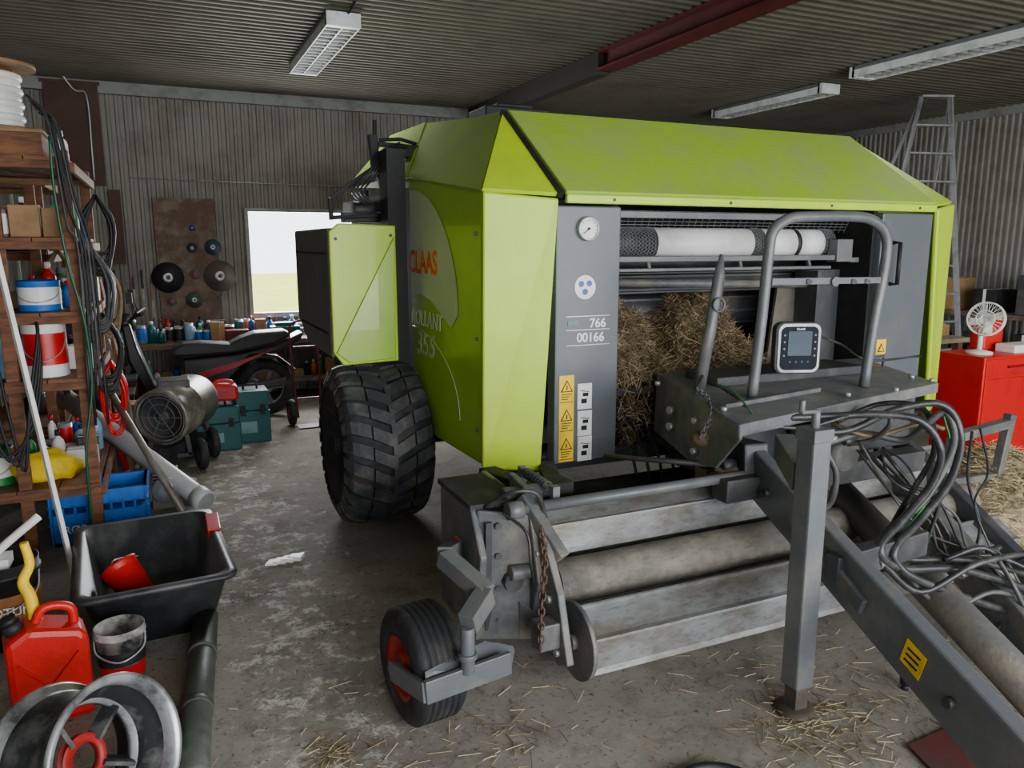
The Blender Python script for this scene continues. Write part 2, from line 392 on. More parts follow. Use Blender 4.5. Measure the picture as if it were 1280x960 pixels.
g=P(716,404,'y',YF);MB().box((g.x-.028,YF-.003,g.z-.012),(g.x+.028,YF,g.z+.012)).make('maker_plate',mat('plate_teal',(90,120,130),.4),fp)
for y in(395,412,431):
    g=P(735,y,'y',YF);MB().box((g.x-.12,YF-.002,g.z-.0015),(g.x+.12,YF,g.z+.0015)).make('decal_line',ZINC,fp)
a=P(699,470,'y',YF)
m=MB();x0=a.x;x1=x0+.082;zt=a.z;zb=.585
m.box((x0,YF-.003,zb),(x1,YF,zt),0)
hh=(zt-zb)/3
for i in range(3):
    zc=zt-hh*(i+.5);cx=(x0+x1)/2
    m.prism([(cx-.034,YF-.0035,zc-.01),(cx+.034,YF-.0035,zc-.01),(cx,YF-.0035,zc+.05)],(0,-.001,0),1)
    m.prism([(cx-.025,YF-.0048,zc-.005),(cx+.025,YF-.0048,zc-.005),(cx,YF-.0048,zc+.041)],(0,-.001,0),0)
    m.box((cx-.003,YF-.0065,zc+.0),(cx+.003,YF-.005,zc+.022),1)
    m.box((x0+.004,YF-.0045,zc-.062),(x1-.004,YF-.003,zc-.059),1)
    for k in range(3):m.box((x0+.012,YF-.0045,zc-.024-.012*k),(x1-.014-.01*k,YF-.003,zc-.020-.012*k),1)
m.make('warning_label',[YEL,INK],fp)
m=MB()
for i,(ya,yb) in enumerate(((480,510),(514,543),(546,574))):
    c1=P(722,ya,'y',YF);c2=P(741,yb,'y',YF)
    m.box((c1.x,YF-.003,c2.z),(c1.x+.08,YF,c1.z),0)
    cx=c1.x+.04;zc=(c1.z+c2.z)/2
    m.box((cx-.02,YF-.004,zc-.035),(cx+.012,YF-.003,zc-.012),1).box((cx-.012,YF-.004,zc+.0),(cx+.02,YF-.003,zc+.018),1).bar((cx-.025,YF-.0035,zc+.03),(cx+.025,YF-.0035,zc+.022),.004,.001,1,up=(0,1,0))
m.make('pictogram_label',[WHITE,INK],fp)
fr=MB().box((3.83,YF,.577),(4.25,3.34,1.83)).make('front_panel',PANEL,R,bevel=.008)
MB().tube([(3.93,YF,1.66),(3.93,YF-.05,1.66),(3.93,YF-.05,1.42),(3.93,YF,1.42)],.012).make('door_handle',BLACK,fr)
m=MB();m.box((3.86,YF-.003,1.0),(3.94,YF,1.09),0);m.prism([(3.87,YF-.0035,1.015),(3.93,YF-.0035,1.015),(3.90,YF-.0035,1.07)],(0,-.001,0),1);m.prism([(3.88,YF-.005,1.02),(3.92,YF-.005,1.02),(3.90,YF-.005,1.055)],(0,-.001,0),0);m.make('warning_label',[YEL,INK],fr)
# chamber
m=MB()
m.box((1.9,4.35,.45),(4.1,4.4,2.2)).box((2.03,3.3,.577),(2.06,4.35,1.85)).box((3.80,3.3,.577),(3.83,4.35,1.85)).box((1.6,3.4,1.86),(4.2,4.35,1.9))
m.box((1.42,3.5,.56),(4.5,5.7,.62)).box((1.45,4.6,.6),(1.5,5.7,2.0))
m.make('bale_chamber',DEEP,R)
for (y,z,r,M) in((3.62,1.44,.05,GREY2),(3.9,1.25,.11,GREY2),(4.1,1.0,.11,GREY2),(3.95,1.55,.07,GREY2),(4.15,1.72,.08,BLACK),(3.55,.72,.08,GREY2)):
    q=MB();q.cyl((2.06,y,z),(3.8,y,z),r,n=20)
    for k in range(8):
        an=k*math.pi/4;q.bar((2.06,y+math.cos(an)*r,z+math.sin(an)*r),(3.8,y+math.cos(an)*r,z+math.sin(an)*r),.012,.012)
    q.make('chamber_roller',M,R)
m=MB()
for i in range(40):
    x=2.08+i*.043;m.bar((x,3.42,1.825),(x+.03,3.50,1.72),.0025,.0025)
for i in range(6):
    z=1.735+i*.017;m.bar((2.08,3.49-i*.013,z),(3.78,3.49-i*.013,z),.0025,.0025)
m.bar((2.08,3.40,1.80),(3.78,3.40,1.80),.02,.03)
m.make('net_guide',GREY,R)
m=MB();m.bar((2.06,3.40,1.575),(3.72,3.40,1.575),.05,.03).box((3.6,3.36,1.55),(3.72,3.44,1.68)).bar((2.06,3.36,1.52),(3.55,3.36,1.52),.02,.018).bar((3.72,3.38,1.56),(3.79,3.38,1.56),.02,.03)
for x in(2.3,2.9,3.4):m.bar((x,3.37,1.52),(x,3.39,1.58),.02,.02)
m.make('guide_rail',GREY,R,bevel=.004)
m=MB();m.cyl((2.06,3.44,1.455),(3.5,3.44,1.42),.022).make('guide_rail',GREYD,R)
MB().box((2.75,3.9,1.0),(3.1,3.92,1.36)).box((3.1,3.88,1.2),(3.45,3.9,1.36)).make('rusty_plate',RUST,R)
MB().prism([(3.26,3.52,.95),(3.5,3.52,.95),(3.5,3.52,1.45),(3.32,3.52,1.45)],(0,.02,0)).make('inner_plate',mat('dusty_plate',(104,98,86),.7,.1,(76,70,62),6,.7,.3),R)
MB().box((3.45,3.5,.9),(3.78,3.53,1.5)).box((3.45,3.35,.95),(3.48,3.5,1.5)).make('inner_plate',GREY2,R)
MB().prism([(2.07,3.32,.98),(2.07,3.45,1.02),(2.07,3.6,.9),(2.07,3.6,.62),(2.07,3.34,.62)],(.02,0,0)).prism([(2.30,3.30,.62),(2.36,3.30,.62),(2.42,3.30,.9),(2.36,3.30,.92)],(0,.05,0)).bar((2.07,3.31,.90),(3.3,3.31,.93),.02,.04).make('feed_plate',GREY2,R,bevel=.004)
m=MB();m.box((1.5,3.35,.52),(4.4,3.6,.60)).make('chassis_beam',GREYR,R)
m=MB()
for i in range(22):
    x=2.08+i*.075;m.tube([(x,3.36,.80),(x,3.25,.72),(x,3.14,.60),(x+.005,3.1,.47),(x,3.14,.36)],.008,5,smooth=3)
m.cyl((1.3,3.2,.40),(3.7,3.2,.40),.09)
m.make('feed_tines',BLACK,R)
def bigwheel(cx,cy):
    c=V((cx,cy,.48))
    def rad(x):
        x=abs(x);return .458-.10*(x/.22)**2*.22-(.6*max(0,x-.19)**1.25)
    prof=[(.20,-.19),(.22,-.21),(.31,-.245),(.37,-.255)]+[(rad(x),x) for x in(-.245,-.22,-.19,-.14,-.07,0,.07,.14,.19,.22,.245)]+[(.37,.255),(.31,.245),(.22,.21),(.20,.19)]
    m=MB();m.lathe(prof,c,(1,0,0),64);t=m.make('wheel',RUB,R)
    m=MB();N=25;st_=2*math.pi/N
    # rows of chunky slanted blocks: centre blocks and shoulder blocks
    def block(base,x0,x1,p0,p1,w,hgt,K_=4):
        rows=[]
        for k in range(K_):
            tt=k/(K_-1);x=x0+(x1-x0)*tt;an=base+(p0+(p1-p0)*tt)*st_
            edge=abs(x)>.25
            rr_=rad(min(abs(x),.25))-(.045 if edge else 0)
            r0=rr_-.02;r1=rr_+(hgt*.4 if edge else hgt)
            rows.append([c+V((x,-math.sin(an+da)*rq,math.cos(an+da)*rq)) for da,rq in((-w,r0),(-w*.86,r1),(w*.86,r1),(w,r0))])
        vs=[p for rw in rows for p in rw];fs=[]
        for k in range(K_-1):
            for j in range(3):fs.append((k*4+j,k*4+j+1,k*4+5+j,k*4+4+j))
        e=(K_-1)*4;fs+=[(0,3,2,1),(e,e+1,e+2,e+3)]
        m.add(vs,fs)
    for i in range(N):
        b0=st_*i
        for s_ in(-1,1):
            b_=b0+(st_*.5 if s_>0 else 0)
            block(b_,s_*.262,s_*.125,-.62,-.18,st_*.36,.026,5)
            block(b_,s_*.115,s_*-.012,-.12,.42,st_*.34,.026,4)
    m.make('tread',RUBL,t)
    m=MB();m.lathe([(.205,-.2),(.2,-.16),(.17,-.08),(.06,-.06),(.06,-.12),(0,-.12)],c,(1,0,0),32)
    for i in range(8):
        a=i*math.pi/4;p=c+V((-.07,math.cos(a)*.1,math.sin(a)*.1));m.cyl(p,p-V((.03,0,0)),.012,n=8)
    m.make('rim',GREY2,t)
bigwheel(1.10,4.46)
bigwheel(4.87,4.9)
MB().cyl((1.2,4.46,.48),(4.9,4.46,.48),.05).make('axle',GREY2,R)
m=MB();m.prism([(.845,4.30,1.72),(.845,4.30,1.05),(.90,4.30,.975),(1.22,4.30,.985),(1.22,4.30,1.755),(.90,4.30,1.765)],(0,.03,0))
fb=m.make('fender_front',GREEN,R,bevel=.008)
m=MB();m.prism([(.86,4.298,1.05),(.93,4.298,.99),(1.2,4.298,1.0),(1.21,4.298,1.70)],(0,-.012,0));m.make('pressed_panel',GREENS,fb,bevel=.004)
FBX=mat('foil_box_grey',(98,102,106),.45,.1,(112,114,112),4,.5)
m=MB();m.prism([(.84,4.33,1.74),(.84,5.45,1.74),(.84,5.45,1.16),(.84,5.1,1.02),(.84,4.33,1.02)],(.38,0,0)).make('foil_box',FBX,R,bevel=.012)
MB().bar((.837,4.40,1.60),(.837,5.40,1.60),.006,.012).make('foil_box_seam',BLACK,R)
MB().bar((.837,4.40,1.15),(.837,5.3,1.15),.006,.012).make('foil_box_seam',BLACK,R)
bolts([((x,4.298,z),(0,-1,0),.009,.006) for x,z in((1.19,1.70),(1.19,1.3),(1.19,1.02),(.88,1.68))],GREY2,fb)
m=MB();m.box((1.24,4.52,.7),(1.35,4.7,2.2)).box((1.2,4.5,.95),(1.3,4.62,1.75)).make('frame_post',BLACK,R)
m=MB()
a0=P(465,168,'y',4.8);a1=P(492,265,'y',4.8);
m.bar(a0,P(470,215,'y',4.8),.055,.05).bar(P(468,200,'y',4.8),a1,.05,.05).bar(a1,(a1.x,4.8,1.7),.05,.06)
m.bar(P(472,180,'y',4.8),P(528,186,'y',4.8),.035,.03).tube([P(474,175,'y',4.85),P(500,174,'y',4.85),P(527,182,'y',4.85)],.012)
m.cyl(P(468,150,'y',4.8),P(468,172,'y',4.8),.012).box(P(510,191,'y',4.8)-V((.04,.04,.03)),P(510,191,'y',4.8)+V((.04,.04,.03)))
m.bar(P(413,248,'y',4.85),P(470,208,'y',4.80),.03,.03).bar(P(413,248,'y',4.85),P(414,275,'y',4.85),.025,.025).bar(P(414,272,'y',4.85),P(492,268,'y',4.8),.025,.025)
m.make('wrapper_arm',BLACK,R,bevel=.004)
m=MB();c=P(455,262,'y',4.9);m.cyl(c+V((-.07,0,0)),c+V((.07,0,0)),.05).cyl(c+V((0,0,.02)),c+V((0,0,.12)),.03).box(c+V((-.14,-.05,-.08)),c+V((.18,.05,-.02)));m.make('wrapper_motor',GREY2,R,bevel=.005)
for k in range(4):
    MB().tube([P(455+k*4,255,'y',4.75),P(440+k*5,238,'y',4.75),P(462+k*4,215,'y',4.7),P(475+k*3,190,'y',4.72),P(500+k*3,178+k*2,'y',4.75)],.006,6,smooth=5).make('hydraulic_hose',HOSE,R)
m=MB().box((1.3,4.7,2.05),(1.66,5.6,2.1)).bar((1.28,4.7,1.9),(1.28,5.8,1.9),.06,.1).make('wrapper_frame',GREY2,R)
m=MB();m.box((1.9,4.6,2.34),(2.35,4.9,2.5)).box((2.0,4.65,2.5),(2.25,4.85,2.53)).make('roof_box',BLACK,R,bevel=.01)
# ---------------------------------------------------------------- pickup
def plateroll(y,z,r,x0,x1,ph,lip,M,n=6):
    mb=MB();pts=[]
    for k in range(n):
        a=ph+k*2*math.pi/n
        pts.append(V((0,y+math.cos(a)*r,z+math.sin(a)*r)))
        pts.append(V((0,y+math.cos(a+.10)*(r+lip),z+math.sin(a+.10)*(r+lip))))
        pts.append(V((0,y+math.cos(a+.16)*(r+lip*.9),z+math.sin(a+.16)*(r+lip*.9))))
        pts.append(V((0,y+math.cos(a+.12)*r*.97,z+math.sin(a+.12)*r*.97)))
    mb.prism([(x0,p.y,p.z) for p in pts],(x1-x0,0,0))
    return mb.make('pickup_roller',M,R)
PX0,PX1=1.29,3.65
plateroll(2.66,.49,.105,PX0,PX1,math.radians(140),.016,STEEL)
m=MB();m.cyl((PX0,2.47,.36),(PX1,2.47,.36),.088,n=28).cyl((PX0-.04,2.47,.36),(PX0,2.47,.36),.03).make('pickup_roller',MUD,R)
plateroll(2.30,.205,.128,PX0+.02,PX1,math.radians(148),.016,STEEL)
m=MB();m.cyl((PX0+.0,2.30,.205),(PX0+.018,2.30,.205),.145,n=36).cyl((PX0-.02,2.30,.205),(PX0,2.30,.205),.03).cyl((PX0-.04,2.30,.205),(PX0-.02,2.30,.205),.014,n=6);m.make('roller_end_disc',GREYD,R)
m=MB();m.box((PX0,2.78,.35),(PX1,2.80,.56)).box((PX0,2.4,.10),(PX1,2.75,.12)).make('pickup_shield',STEELD,R)
m=MB();a=P(643,638,'y',2.52);b=P(892,600,'y',2.52);m.cyl(a,b+(b-a)*.45,.022).cyl(a-V((.03,0,0)),a+V((.03,0,0)),.034)
m.make('pickup_bar',GREY,R)
m=MB();a=P(755,570,'y',3.0);b=P(905,582,'y',2.6);m.cyl(a,b,.012).cyl(b-V((.02,0,0)),b+V((.05,0,0)),.03);m.make('push_rod',GREY2,R)
sx0,sx1=1.0,1.22
m=MB()
m.prism([(sx0,2.95,.66),(sx0,2.60,.66),(sx0,2.50,.5),(sx0,2.56,.14),(sx0,2.95,.14)],(.03,0,0))
m.prism([(sx0+.02,2.58,.66),(sx1-.01,2.5,.64),(sx1-.01,2.48,.14),(sx0+.02,2.56,.14)],(0,.02,0))
m.prism([(sx1-.02,3.0,.68),(sx1-.02,2.5,.66),(sx1-.02,2.42,.4),(sx1-.02,2.5,.13),(sx1-.02,3.0,.13)],(.03,0,0))
hs=m.make('pickup_side_housing',GREYD,R,bevel=.008)
MB().box((sx0,2.6,.655),(sx1,2.98,.675)).make('housing_cover',GREYR,hs)
bolts([((sx0+.09,2.565,z),(0,-1,0),.014,.03) for z in(.22,.35,.48,.60)]+[((sx0+.14,2.54,.38),(0,-1,0),.04,.04)],GREY2,hs)
MB().box((sx0-.004,2.7,.45),(sx0,2.76,.5)).make('reflector',ORNG,hs)
MB().bar((sx0+.05,2.555,.18),(sx0+.05,2.54,.62),.025,.012).make('stiffener_rib',GREY2,hs)
MB().prism([(sx0+.16,2.50,.14),(sx0+.24,2.44,.16),(sx0+.24,2.44,.24),(sx0+.16,2.50,.30)],(0,.015,0)).make('lug_plate',GREYD,hs,bevel=.003)
MB().tube([(1.06,2.60,.66),(1.12,2.5,.74),(1.22,2.48,.73),(1.27,2.5,.62)],.009,6,smooth=6).make('hydraulic_hose',HOSE,R)
MB().tube([(1.10,2.52,.66),(1.16,2.44,.60),(1.17,2.42,.48),(1.20,2.44,.36)],.006,6,smooth=6).make('hydraulic_hose',HOSE,R)
m=MB()
m.prism([(1.22,2.74,.74),(1.22,2.60,.72),(1.22,2.44,.60),(1.22,2.30,.40),(1.22,2.22,.16),(1.22,2.30,.12),(1.22,2.40,.22),(1.22,2.52,.45),(1.22,2.70,.55)],(.03,0,0))
m.box((1.14,2.28,.20),(1.25,2.36,.30)).cyl((1.16,2.66,.66),(1.32,2.66,.66),.045).cyl((1.12,2.5,.42),(1.3,2.5,.42),.03)
m.bar((1.20,2.56,.70),(1.28,2.38,.50),.05,.05)
pb=m.make('pickup_bracket',GREYD,R,bevel=.006)
bolts([((1.22,2.64,.66),(-1,0,0),.018,.015),((1.22,2.46,.50),(-1,0,0),.016,.015),((1.22,2.36,.36),(-1,0,0),.016,.015),((1.22,2.29,.18),(-1,0,0),.014,.015)],ZINC,pb)
m=MB();m.bar((1.36,3.3,.57),(1.36,2.75,.64),.09,.05).box((1.30,2.8,.59),(1.56,2.92,.64)).bar((1.5,2.86,.6),(1.7,3.36,.56),.08,.05).make('pickup_suspension',GREYR,R,bevel=.006)
spp=[V((1.34+.02*math.cos(t*.9),2.62+t*.0035,.70+.02*math.sin(t*.9))) for t in range(0,60)]
MB().tube(spp,.0045,6).make('coil_spring',GREY2,R)
MB().bar((1.34,2.56,.66),(1.34,2.56,.72),.03,.03).bar((1.34,2.86,.62),(1.34,2.86,.72),.03,.03).cyl((1.34,2.56,.70),(1.34,2.88,.70),.008).make('spring_rod',GREY,R)
def chain(ch,M,L=.018,W_=.011,r=.0035):
    cp=cat(ch,6);m=MB()
    for i in range(len(cp)-1):
        c=(cp[i]+cp[i+1])/2;dd=cp[i+1]-cp[i];d=dd.normalized();L2=dd.length*.68;u,w=ortho(d)
        ax=u if i%2 else w;sd=d.cross(ax)
        m.tube([c+d*L2*math.cos(t)+sd*W_*math.sin(t) for t in [k*math.pi/5 for k in range(10)]],r,5,closed=True)
    m.make('safety_chain',M,R)
chain([P(677,658,'y',2.34),P(681,700,'y',2.33),P(677,760,'y',2.27),P(676,812,'y',2.25)],RUST)
# guide wheel
gc=V((.735,2.40,.205))
ax=V((1,.12,0)).normalized()
prof=[(.10,-.075),(.12,-.088),(.165,-.092),(.19,-.082)]
for k in range(6):
    x=-.07+k*.024;prof+=[(.204,x),(.204,x+.016),(.196,x+.018),(.196,x+.022)]
prof+=[(.19,.082),(.165,.092),(.12,.088),(.10,.075)]
m=MB();m.lathe(prof,gc,ax,40);gw=m.make('guide_wheel',RUB,R)
m=MB();m.lathe([(.10,-.08),(.115,-.088),(.10,-.075),(.09,-.05),(.045,-.045),(.045,-.075),(0,-.075)],gc,ax,28)
for i in range(4):
    a=i*math.pi/2+.4;p=gc-ax*.045+V((0,math.cos(a)*.068,math.sin(a)*.068));m.cyl(p,p-ax*.012,.008,n=6)
m.make('rim',mat('rim_red',(176,20,16),.45,0,(110,40,30),8,.6),gw)
m=MB()
h0=gc-ax*.115
m.bar(h0,h0+V((.05,-.225,.03)),.018,.07).bar(h0+V((.05,-.225,.03)),h0+V((.36,-.20,.05)),.02,.08).cyl(gc-ax*.12,gc-ax*.05,.022)
m.prism([h0+V((.05,-.235,.0)),h0+V((.36,-.21,.02)),h0+V((.40,-.15,.06)),h0+V((.3,-.13,.09)),h0+V((.06,-.2,.07))],(0,.012,.012))
c=h0+V((.20,-.215,.06));m.cyl(c,c+V((0,0,.16)),.024).cyl(c+V((0,0,.05)),c+V((0,0,.07)),.032)
e=c+V((0,0,.17));m.bar(e,e+V((.10,.08,.05)),.06,.07).bar(e+V((.10,.08,.05)),e+V((.02,.28,.12)),.06,.06).bar(e+V((.02,.28,.12)),(1.0,2.75,.45),.05,.07)
m.make('guide_wheel_arm',GREY,R,bevel=.006)
# ---------------------------------------------------------------- drawbar deck
dk=MB()
A=V((2.28,3.24,1.0));B_=V((1.99,2.27,.965));C=V((3.52,2.58,.965));D=V((3.68,3.2,1.0))
dk.slab([A,B_,C,D],-.012)
dk.slab([B_,C,C-V((0,0,.05)),B_-V((0,0,.05))],.012)
A2=A+V((-.01,0,-.30))
dk.slab([A,A2,V((2.16,2.78,.66)),V((2.07,2.5,.72)),B_-V((0,0,.06)),B_],-.014)
dk.slab([D,C,C-V((0,0,.05)),D-V((0,0,.2))],-.012)
deck=dk.make('drawbar_deck',mat('deck_grey',(100,104,110),.45,.1,(136,132,124),7,.75,.15,30,scr=.45),R,bevel=.004)
bl=[]
for (px,py) in((822,478),(835,475),(1140,470),(1165,474),(905,510),(930,500),(1060,492),(1120,486)):
    g=P(px,py,'z',.985);bl.append(((g.x,g.y,.972),(0,0,1),.013,.018))
bl+=[((2.21,3.0,z),(-1,0,0),.02,.025) for z in(.78,.86)]+[((2.12,2.70,z),(-1,0,0),.014,.02) for z in(.74,.88)]
bolts(bl,ZINC,deck)
m=MB();m.box((2.35,2.85,.985),(3.3,3.1,1.03)).make('deck_bracket',GREY2,deck,bevel=.005)
MB().bar((2.10,2.5,.985),(2.75,2.62,.985),.03,.02).make('deck_rib',GREYD,deck,bevel=.003)
MB().tube([(3.3,2.85,1.0),(3.3,2.85,1.06),(3.5,2.9,1.06),(3.5,2.9,1.0)],.008,8).make('small_handle',GREY,deck)
m=MB();m.box((2.3,2.7,.62),(3.5,3.3,.93)).bar((2.45,3.3,.6),(2.3,2.5,.7),.12,.2).make('drawbar_head',GREY2,R,bevel=.01)
m=MB();m.cyl((2.75,2.68,.75),(2.75,2.5,.72),.11).cyl((2.75,2.5,.72),(2.75,2.42,.71),.07).make('gearbox',GREYD,R)
y=2.62
m=MB();lo=P(940,490,'y',y);lo.z=.975
q=[lo,P(952,400,'y',y),P(961,315,'y',y),P(967,288,'y',y),P(985,274,'y',y),P(1010,271,'y',y),P(1070,271,'y',y),P(1093,277,'y',y),P(1107,294,'y',y),P(1107,325,'y',y),P(1093,400,'y',y),P(1080,480,'y',y)]
q[-1].z=.975
m.tube(q,.024,12,smooth=5)
m.bar(P(962,352,'y',y),P(1097,350,'y',y),.035,.028).disc(P(1043,352,'y',y-.02),(0,-1,0),.022,.01)
for x in(1012,1068,1085):m.cyl(P(x,352,'y',y-.03),P(x,352,'y',y+.01),.012,n=10)
m.make('hand_rail',GREY,R)
m=MB();m.tube([P(902,318,'y',2.85),P(899,345,'y',2.85),P(888,410,'y',2.85),P(873,492,'y',2.85)],lambda t:.008+.02*min(1,t*4),10)
m.ring(P(899,381,'y',2.82),(0,1,0),.03,.006)
m.make('hydraulic_lever',GREY,R)
MB().tube([P(878,470,'y',2.8),P(868,500,'y',2.75),P(880,520,'y',2.7),P(888,560,'y',2.6)],.009,6,smooth=5).make('lever_cable',HOSE,R)
chain([P(872,485,'y',2.7),P(886,500,'y',2.62),P(888,520,'y',2.5),P(876,548,'y',2.45)],GREY)
g=P(990,465,'z',1.033);mr=top('control_monitor',(g.x,g.y,1.033),'grey and blue electronic baler control display standing on the drawbar deck','monitor')
rt=V((1,-.35,0)).normalized();nn=V((-.35,-1,0)).normalized()*1.0;up_=V((0,0,1))
def loc(x,y,z):return V((g.x,g.y,1.033))+rt*x+nn*y+up_*z
def rrect(w,h,r,y,z0,k=5):
    o=[]
    for cx,cz,a0 in((w/2-r,h-r,0),(-w/2+r,h-r,90),(-w/2+r,r,180),(w/2-r,r,270)):
        for i in range(k+1):
            a=math.radians(a0+90*i/k);o.append(loc(cx+r*math.cos(a),y,z0+cz+r*math.sin(a)))
    return o
MB().prism(rrect(.23,.25,.04,.0,.0),nn*.05).make('case',GREY2,mr,bevel=.006)
MB().prism(rrect(.210,.238,.035,.05,.006),nn*.008).make('bezel',mat('bezel_silver',(196,202,208),.5,.1),mr,bevel=.003)
MB().prism(rrect(.184,.210,.028,.058,.020),nn*.004).make('keypad',mat('keypad_blue',(20,26,38),.9),mr)
MB().prism(rrect(.118,.118,.006,.062,.09),nn*.003).make('screen',LENSG,mr)
text('CLAAS',loc(0,.066,.218),rt,up_,.014,WHITE,mr)
KB=mat('key_blue',(50,78,116),.8)
for s_ in(-1,1):
    for i in range(4):MB().disc(loc(s_*.076,.062,.09+i*.033),nn,.005,.003,10).make('key',GREY,mr)
for i in range(4):MB().disc(loc(-.045+i*.030,.062,.060),nn,.006,.003,10).make('key',KB,mr)
# ---------------------------------------------------------------- beams
def ext(a,b,k):return b+(b-a)*k
m=MB();a=P(935,578,'y',2.6);b=P(1248,930,'y',1.2)
b2=ext(a,b,.15)
m.bar(a,b2,.06,.21,up=(0,0,1))
beam=m.make('drawbar_beam',GREY,R,bevel=.01)
c=P(1165,826,'y',1.5);pl=a+(b-a)*((c.y-a.y)/(b.y-a.y))
d=(b-a).normalized();u=d.cross(V((0,0,1))).normalized();n_=u.cross(d).normalized()
sgn=-1 if u.x>0 else 1
o_=pl+u*sgn*.032
mm=MB();mm.prism([o_-d*.045-n_*.045,o_+d*.045-n_*.045,o_+d*.045+n_*.045,o_-d*.045+n_*.045],u*sgn*.002,0)
for k in range(3):mm.bar(o_+u*sgn*.003+n_*(-.025+.022*k)-d*.03,o_+u*sgn*.003+n_*(-.02+.022*k)+d*.028,.003,.006,1)
mm.make('warning_label',[YEL,INK],beam)
bolts([(a+(b-a)*k+u*sgn*.03,u*sgn,.018,.02) for k in(.1,.16,.45,.52,.9)],GREY2,beam)
MB().bar(a+(b-a)*.30+u*sgn*.04+n_*.02,a+(b-a)*.62+u*sgn*.04-n_*.01,.02,.06).make('side_plate',GREYD,beam,bevel=.004)
m=MB();a=P(1025,590,'y',2.75);b=P(1290,868,'y',1.42);m.cyl(a,ext(a,b,.25),.072,n=24).cyl(a+(b-a)*.5,a+(b-a)*.56,.082,n=24).make('drive_shaft',mat('worn_tube',(92,92,90),.5,.2,(120,112,98),6,.7,.2,scr=.4),R)
m=MB();a=P(1095,575,'y',2.75);b=P(1290,800,'y',1.7);m.bar(a,ext(a,b,.3),.08,.18).make('drawbar_beam',GREYD,R,bevel=.01)
m=MB();a=P(1120,545,'y',2.8);b=P(1290,720,'y',2.0);m.bar(a,ext(a,b,.3),.06,.1).make('drawbar_beam',GREY2,R,bevel=.01)
m=MB();m.bar((2.1,2.5,.62),(3.3,2.5,.62),.1,.1).make('cross_member',GREY2,R,bevel=.006)
m=MB();m.bar((2.12,1.9,.5),(2.65,1.95,.5),.06,.1).make('cross_member',GREY2,R,bevel=.006)
jx,jy=1.962,1.87;jw=.040
m=MB();m.box((jx-jw,jy-jw,.10),(jx+jw,jy+jw,1.04));jk=m.make('jack_stand',GREY,R,bevel=.008)
m=MB();m.box((jx-.028,jy-.028,.02),(jx+.028,jy+.028,.11)).lathe([(0,0),(.075,0),(.075,.008),(.05,.018),(0,.025)],(jx,jy,0),(0,0,1),20).make('foot_plate',mat('foot_steel',(88,78,66),.7,.3,(66,58,50),8,.6),jk)
m=MB();m.box((jx-jw-.004,jy-jw-.004,1.0),(jx+jw+.004,jy+jw+.004,1.045)).cyl((jx,jy,1.04),(jx,jy,1.10),.014).bar((jx+.01,jy,1.10),(jx-.09,jy-.02,1.11),.02,.012).cyl((jx-.085,jy-.02,1.11),(jx-.085,jy-.02,1.15),.010)
m.bar((jx,jy+.04,.86),(2.15,2.2,.88),.07,.1).make('crank_head',GREY,jk,bevel=.003)
m=MB();c=P(905,590,'y',2.7);m.cyl(c,c+V((.1,0,0)),.06).box(c+V((-.12,-.02,-.03)),c+V((.1,.06,.03))).bar(c,c+V((.2,.1,.2)),.05,.03).make('hitch_bracket',mat('muddy_steel',(100,92,78),.7,.2,(120,104,82),8,.8,.4),R,bevel=.006)
def blob(c,s,seed):
    m=MB();n=16;k=10;vs=[];c=V(c)
    for j in range(k+1):
        ph=math.pi*j/k
        for i in range(n):
            a=2*math.pi*i/n;d=V((math.sin(ph)*math.cos(a),math.sin(ph)*math.sin(a),math.cos(ph)))
            f=1+.35*noise.noise(d*2.5+V((seed,0,0)))+.15*noise.noise(d*7+V((seed,1,0)))
            vs.append(c+V((d.x*s[0]*f,d.y*s[1]*f,d.z*s[2]*f)))
    m.add(vs,[(j*n+i,j*n+(i+1)%n,(j+1)*n+(i+1)%n,(j+1)*n+i) for j in range(k) for i in range(n)],0,True);return m
blob(P(920,592,'y',2.6),(.13,.06,.05),3).make('mud_clump',MUDC,R)
blob(P(875,548,'y',2.5),(.04,.04,.03),5).make('mud_clump',MUDC,R)
def hose(pts,r=.013,M=HOSE,name='hydraulic_hose'):
    return MB().tube([P(*p[:2],'y',p[2]) for p in pts],r,8,smooth=6).make(name,M,R)
random.seed(3)
HG=mat('hose_grey',(72,74,74),.45,0,(98,96,90),10,.6)
hose([(985,522,2.35),(1045,520,2.3),(1100,518,2.2),(1150,526,2.1),(1176,562,2.05),(1165,605,2.0),(1128,650,1.95),(1100,685,1.9),(1125,710,1.88),(1200,712,1.85),(1290,738,1.8)],.016)
hose([(1000,540,2.35),(1060,538,2.3),(1120,512,2.2),(1178,506,2.1),(1201,545,2.05),(1188,600,2.0),(1150,650,1.95),(1120,682,1.9),(1122,706,1.88),(1160,730,1.85),(1290,775,1.8)],.016)
hose([(1030,555,2.4),(1080,542,2.35),(1130,550,2.25),(1160,528,2.15),(1183,516,2.1),(1192,556,2.05),(1158,622,2.0),(1112,662,1.97),(1098,690,1.92),(1108,702,1.9)],.015,HG)
hose([(1040,530,2.45),(1100,505,2.35),(1155,512,2.2),(1168,562,2.1),(1140,615,2.05),(1114,665,2.0),(1130,698,1.95),(1210,700,1.9),(1290,720,1.85)],.012)
hose([(1060,555,2.4),(1090,550,2.3),(1112,532,2.2),(1112,516,2.2)],.012,HG)
hose([(1178,515,2.15),(1188,572,2.1),(1150,640,2.05),(1122,672,2.0),(1115,700,1.95)],.005,GRN)
hose([(1098,700,1.9),(1150,740,1.85),(1220,705,1.8),(1290,690,1.8)],.012)
hose([(1120,705,1.9),(1180,760,1.85),(1240,740,1.8),(1290,752,1.8)],.010,HG)
hose([(1180,700,1.9),(1230,685,1.85),(1260,720,1.8),(1300,800,1.7)],.010)
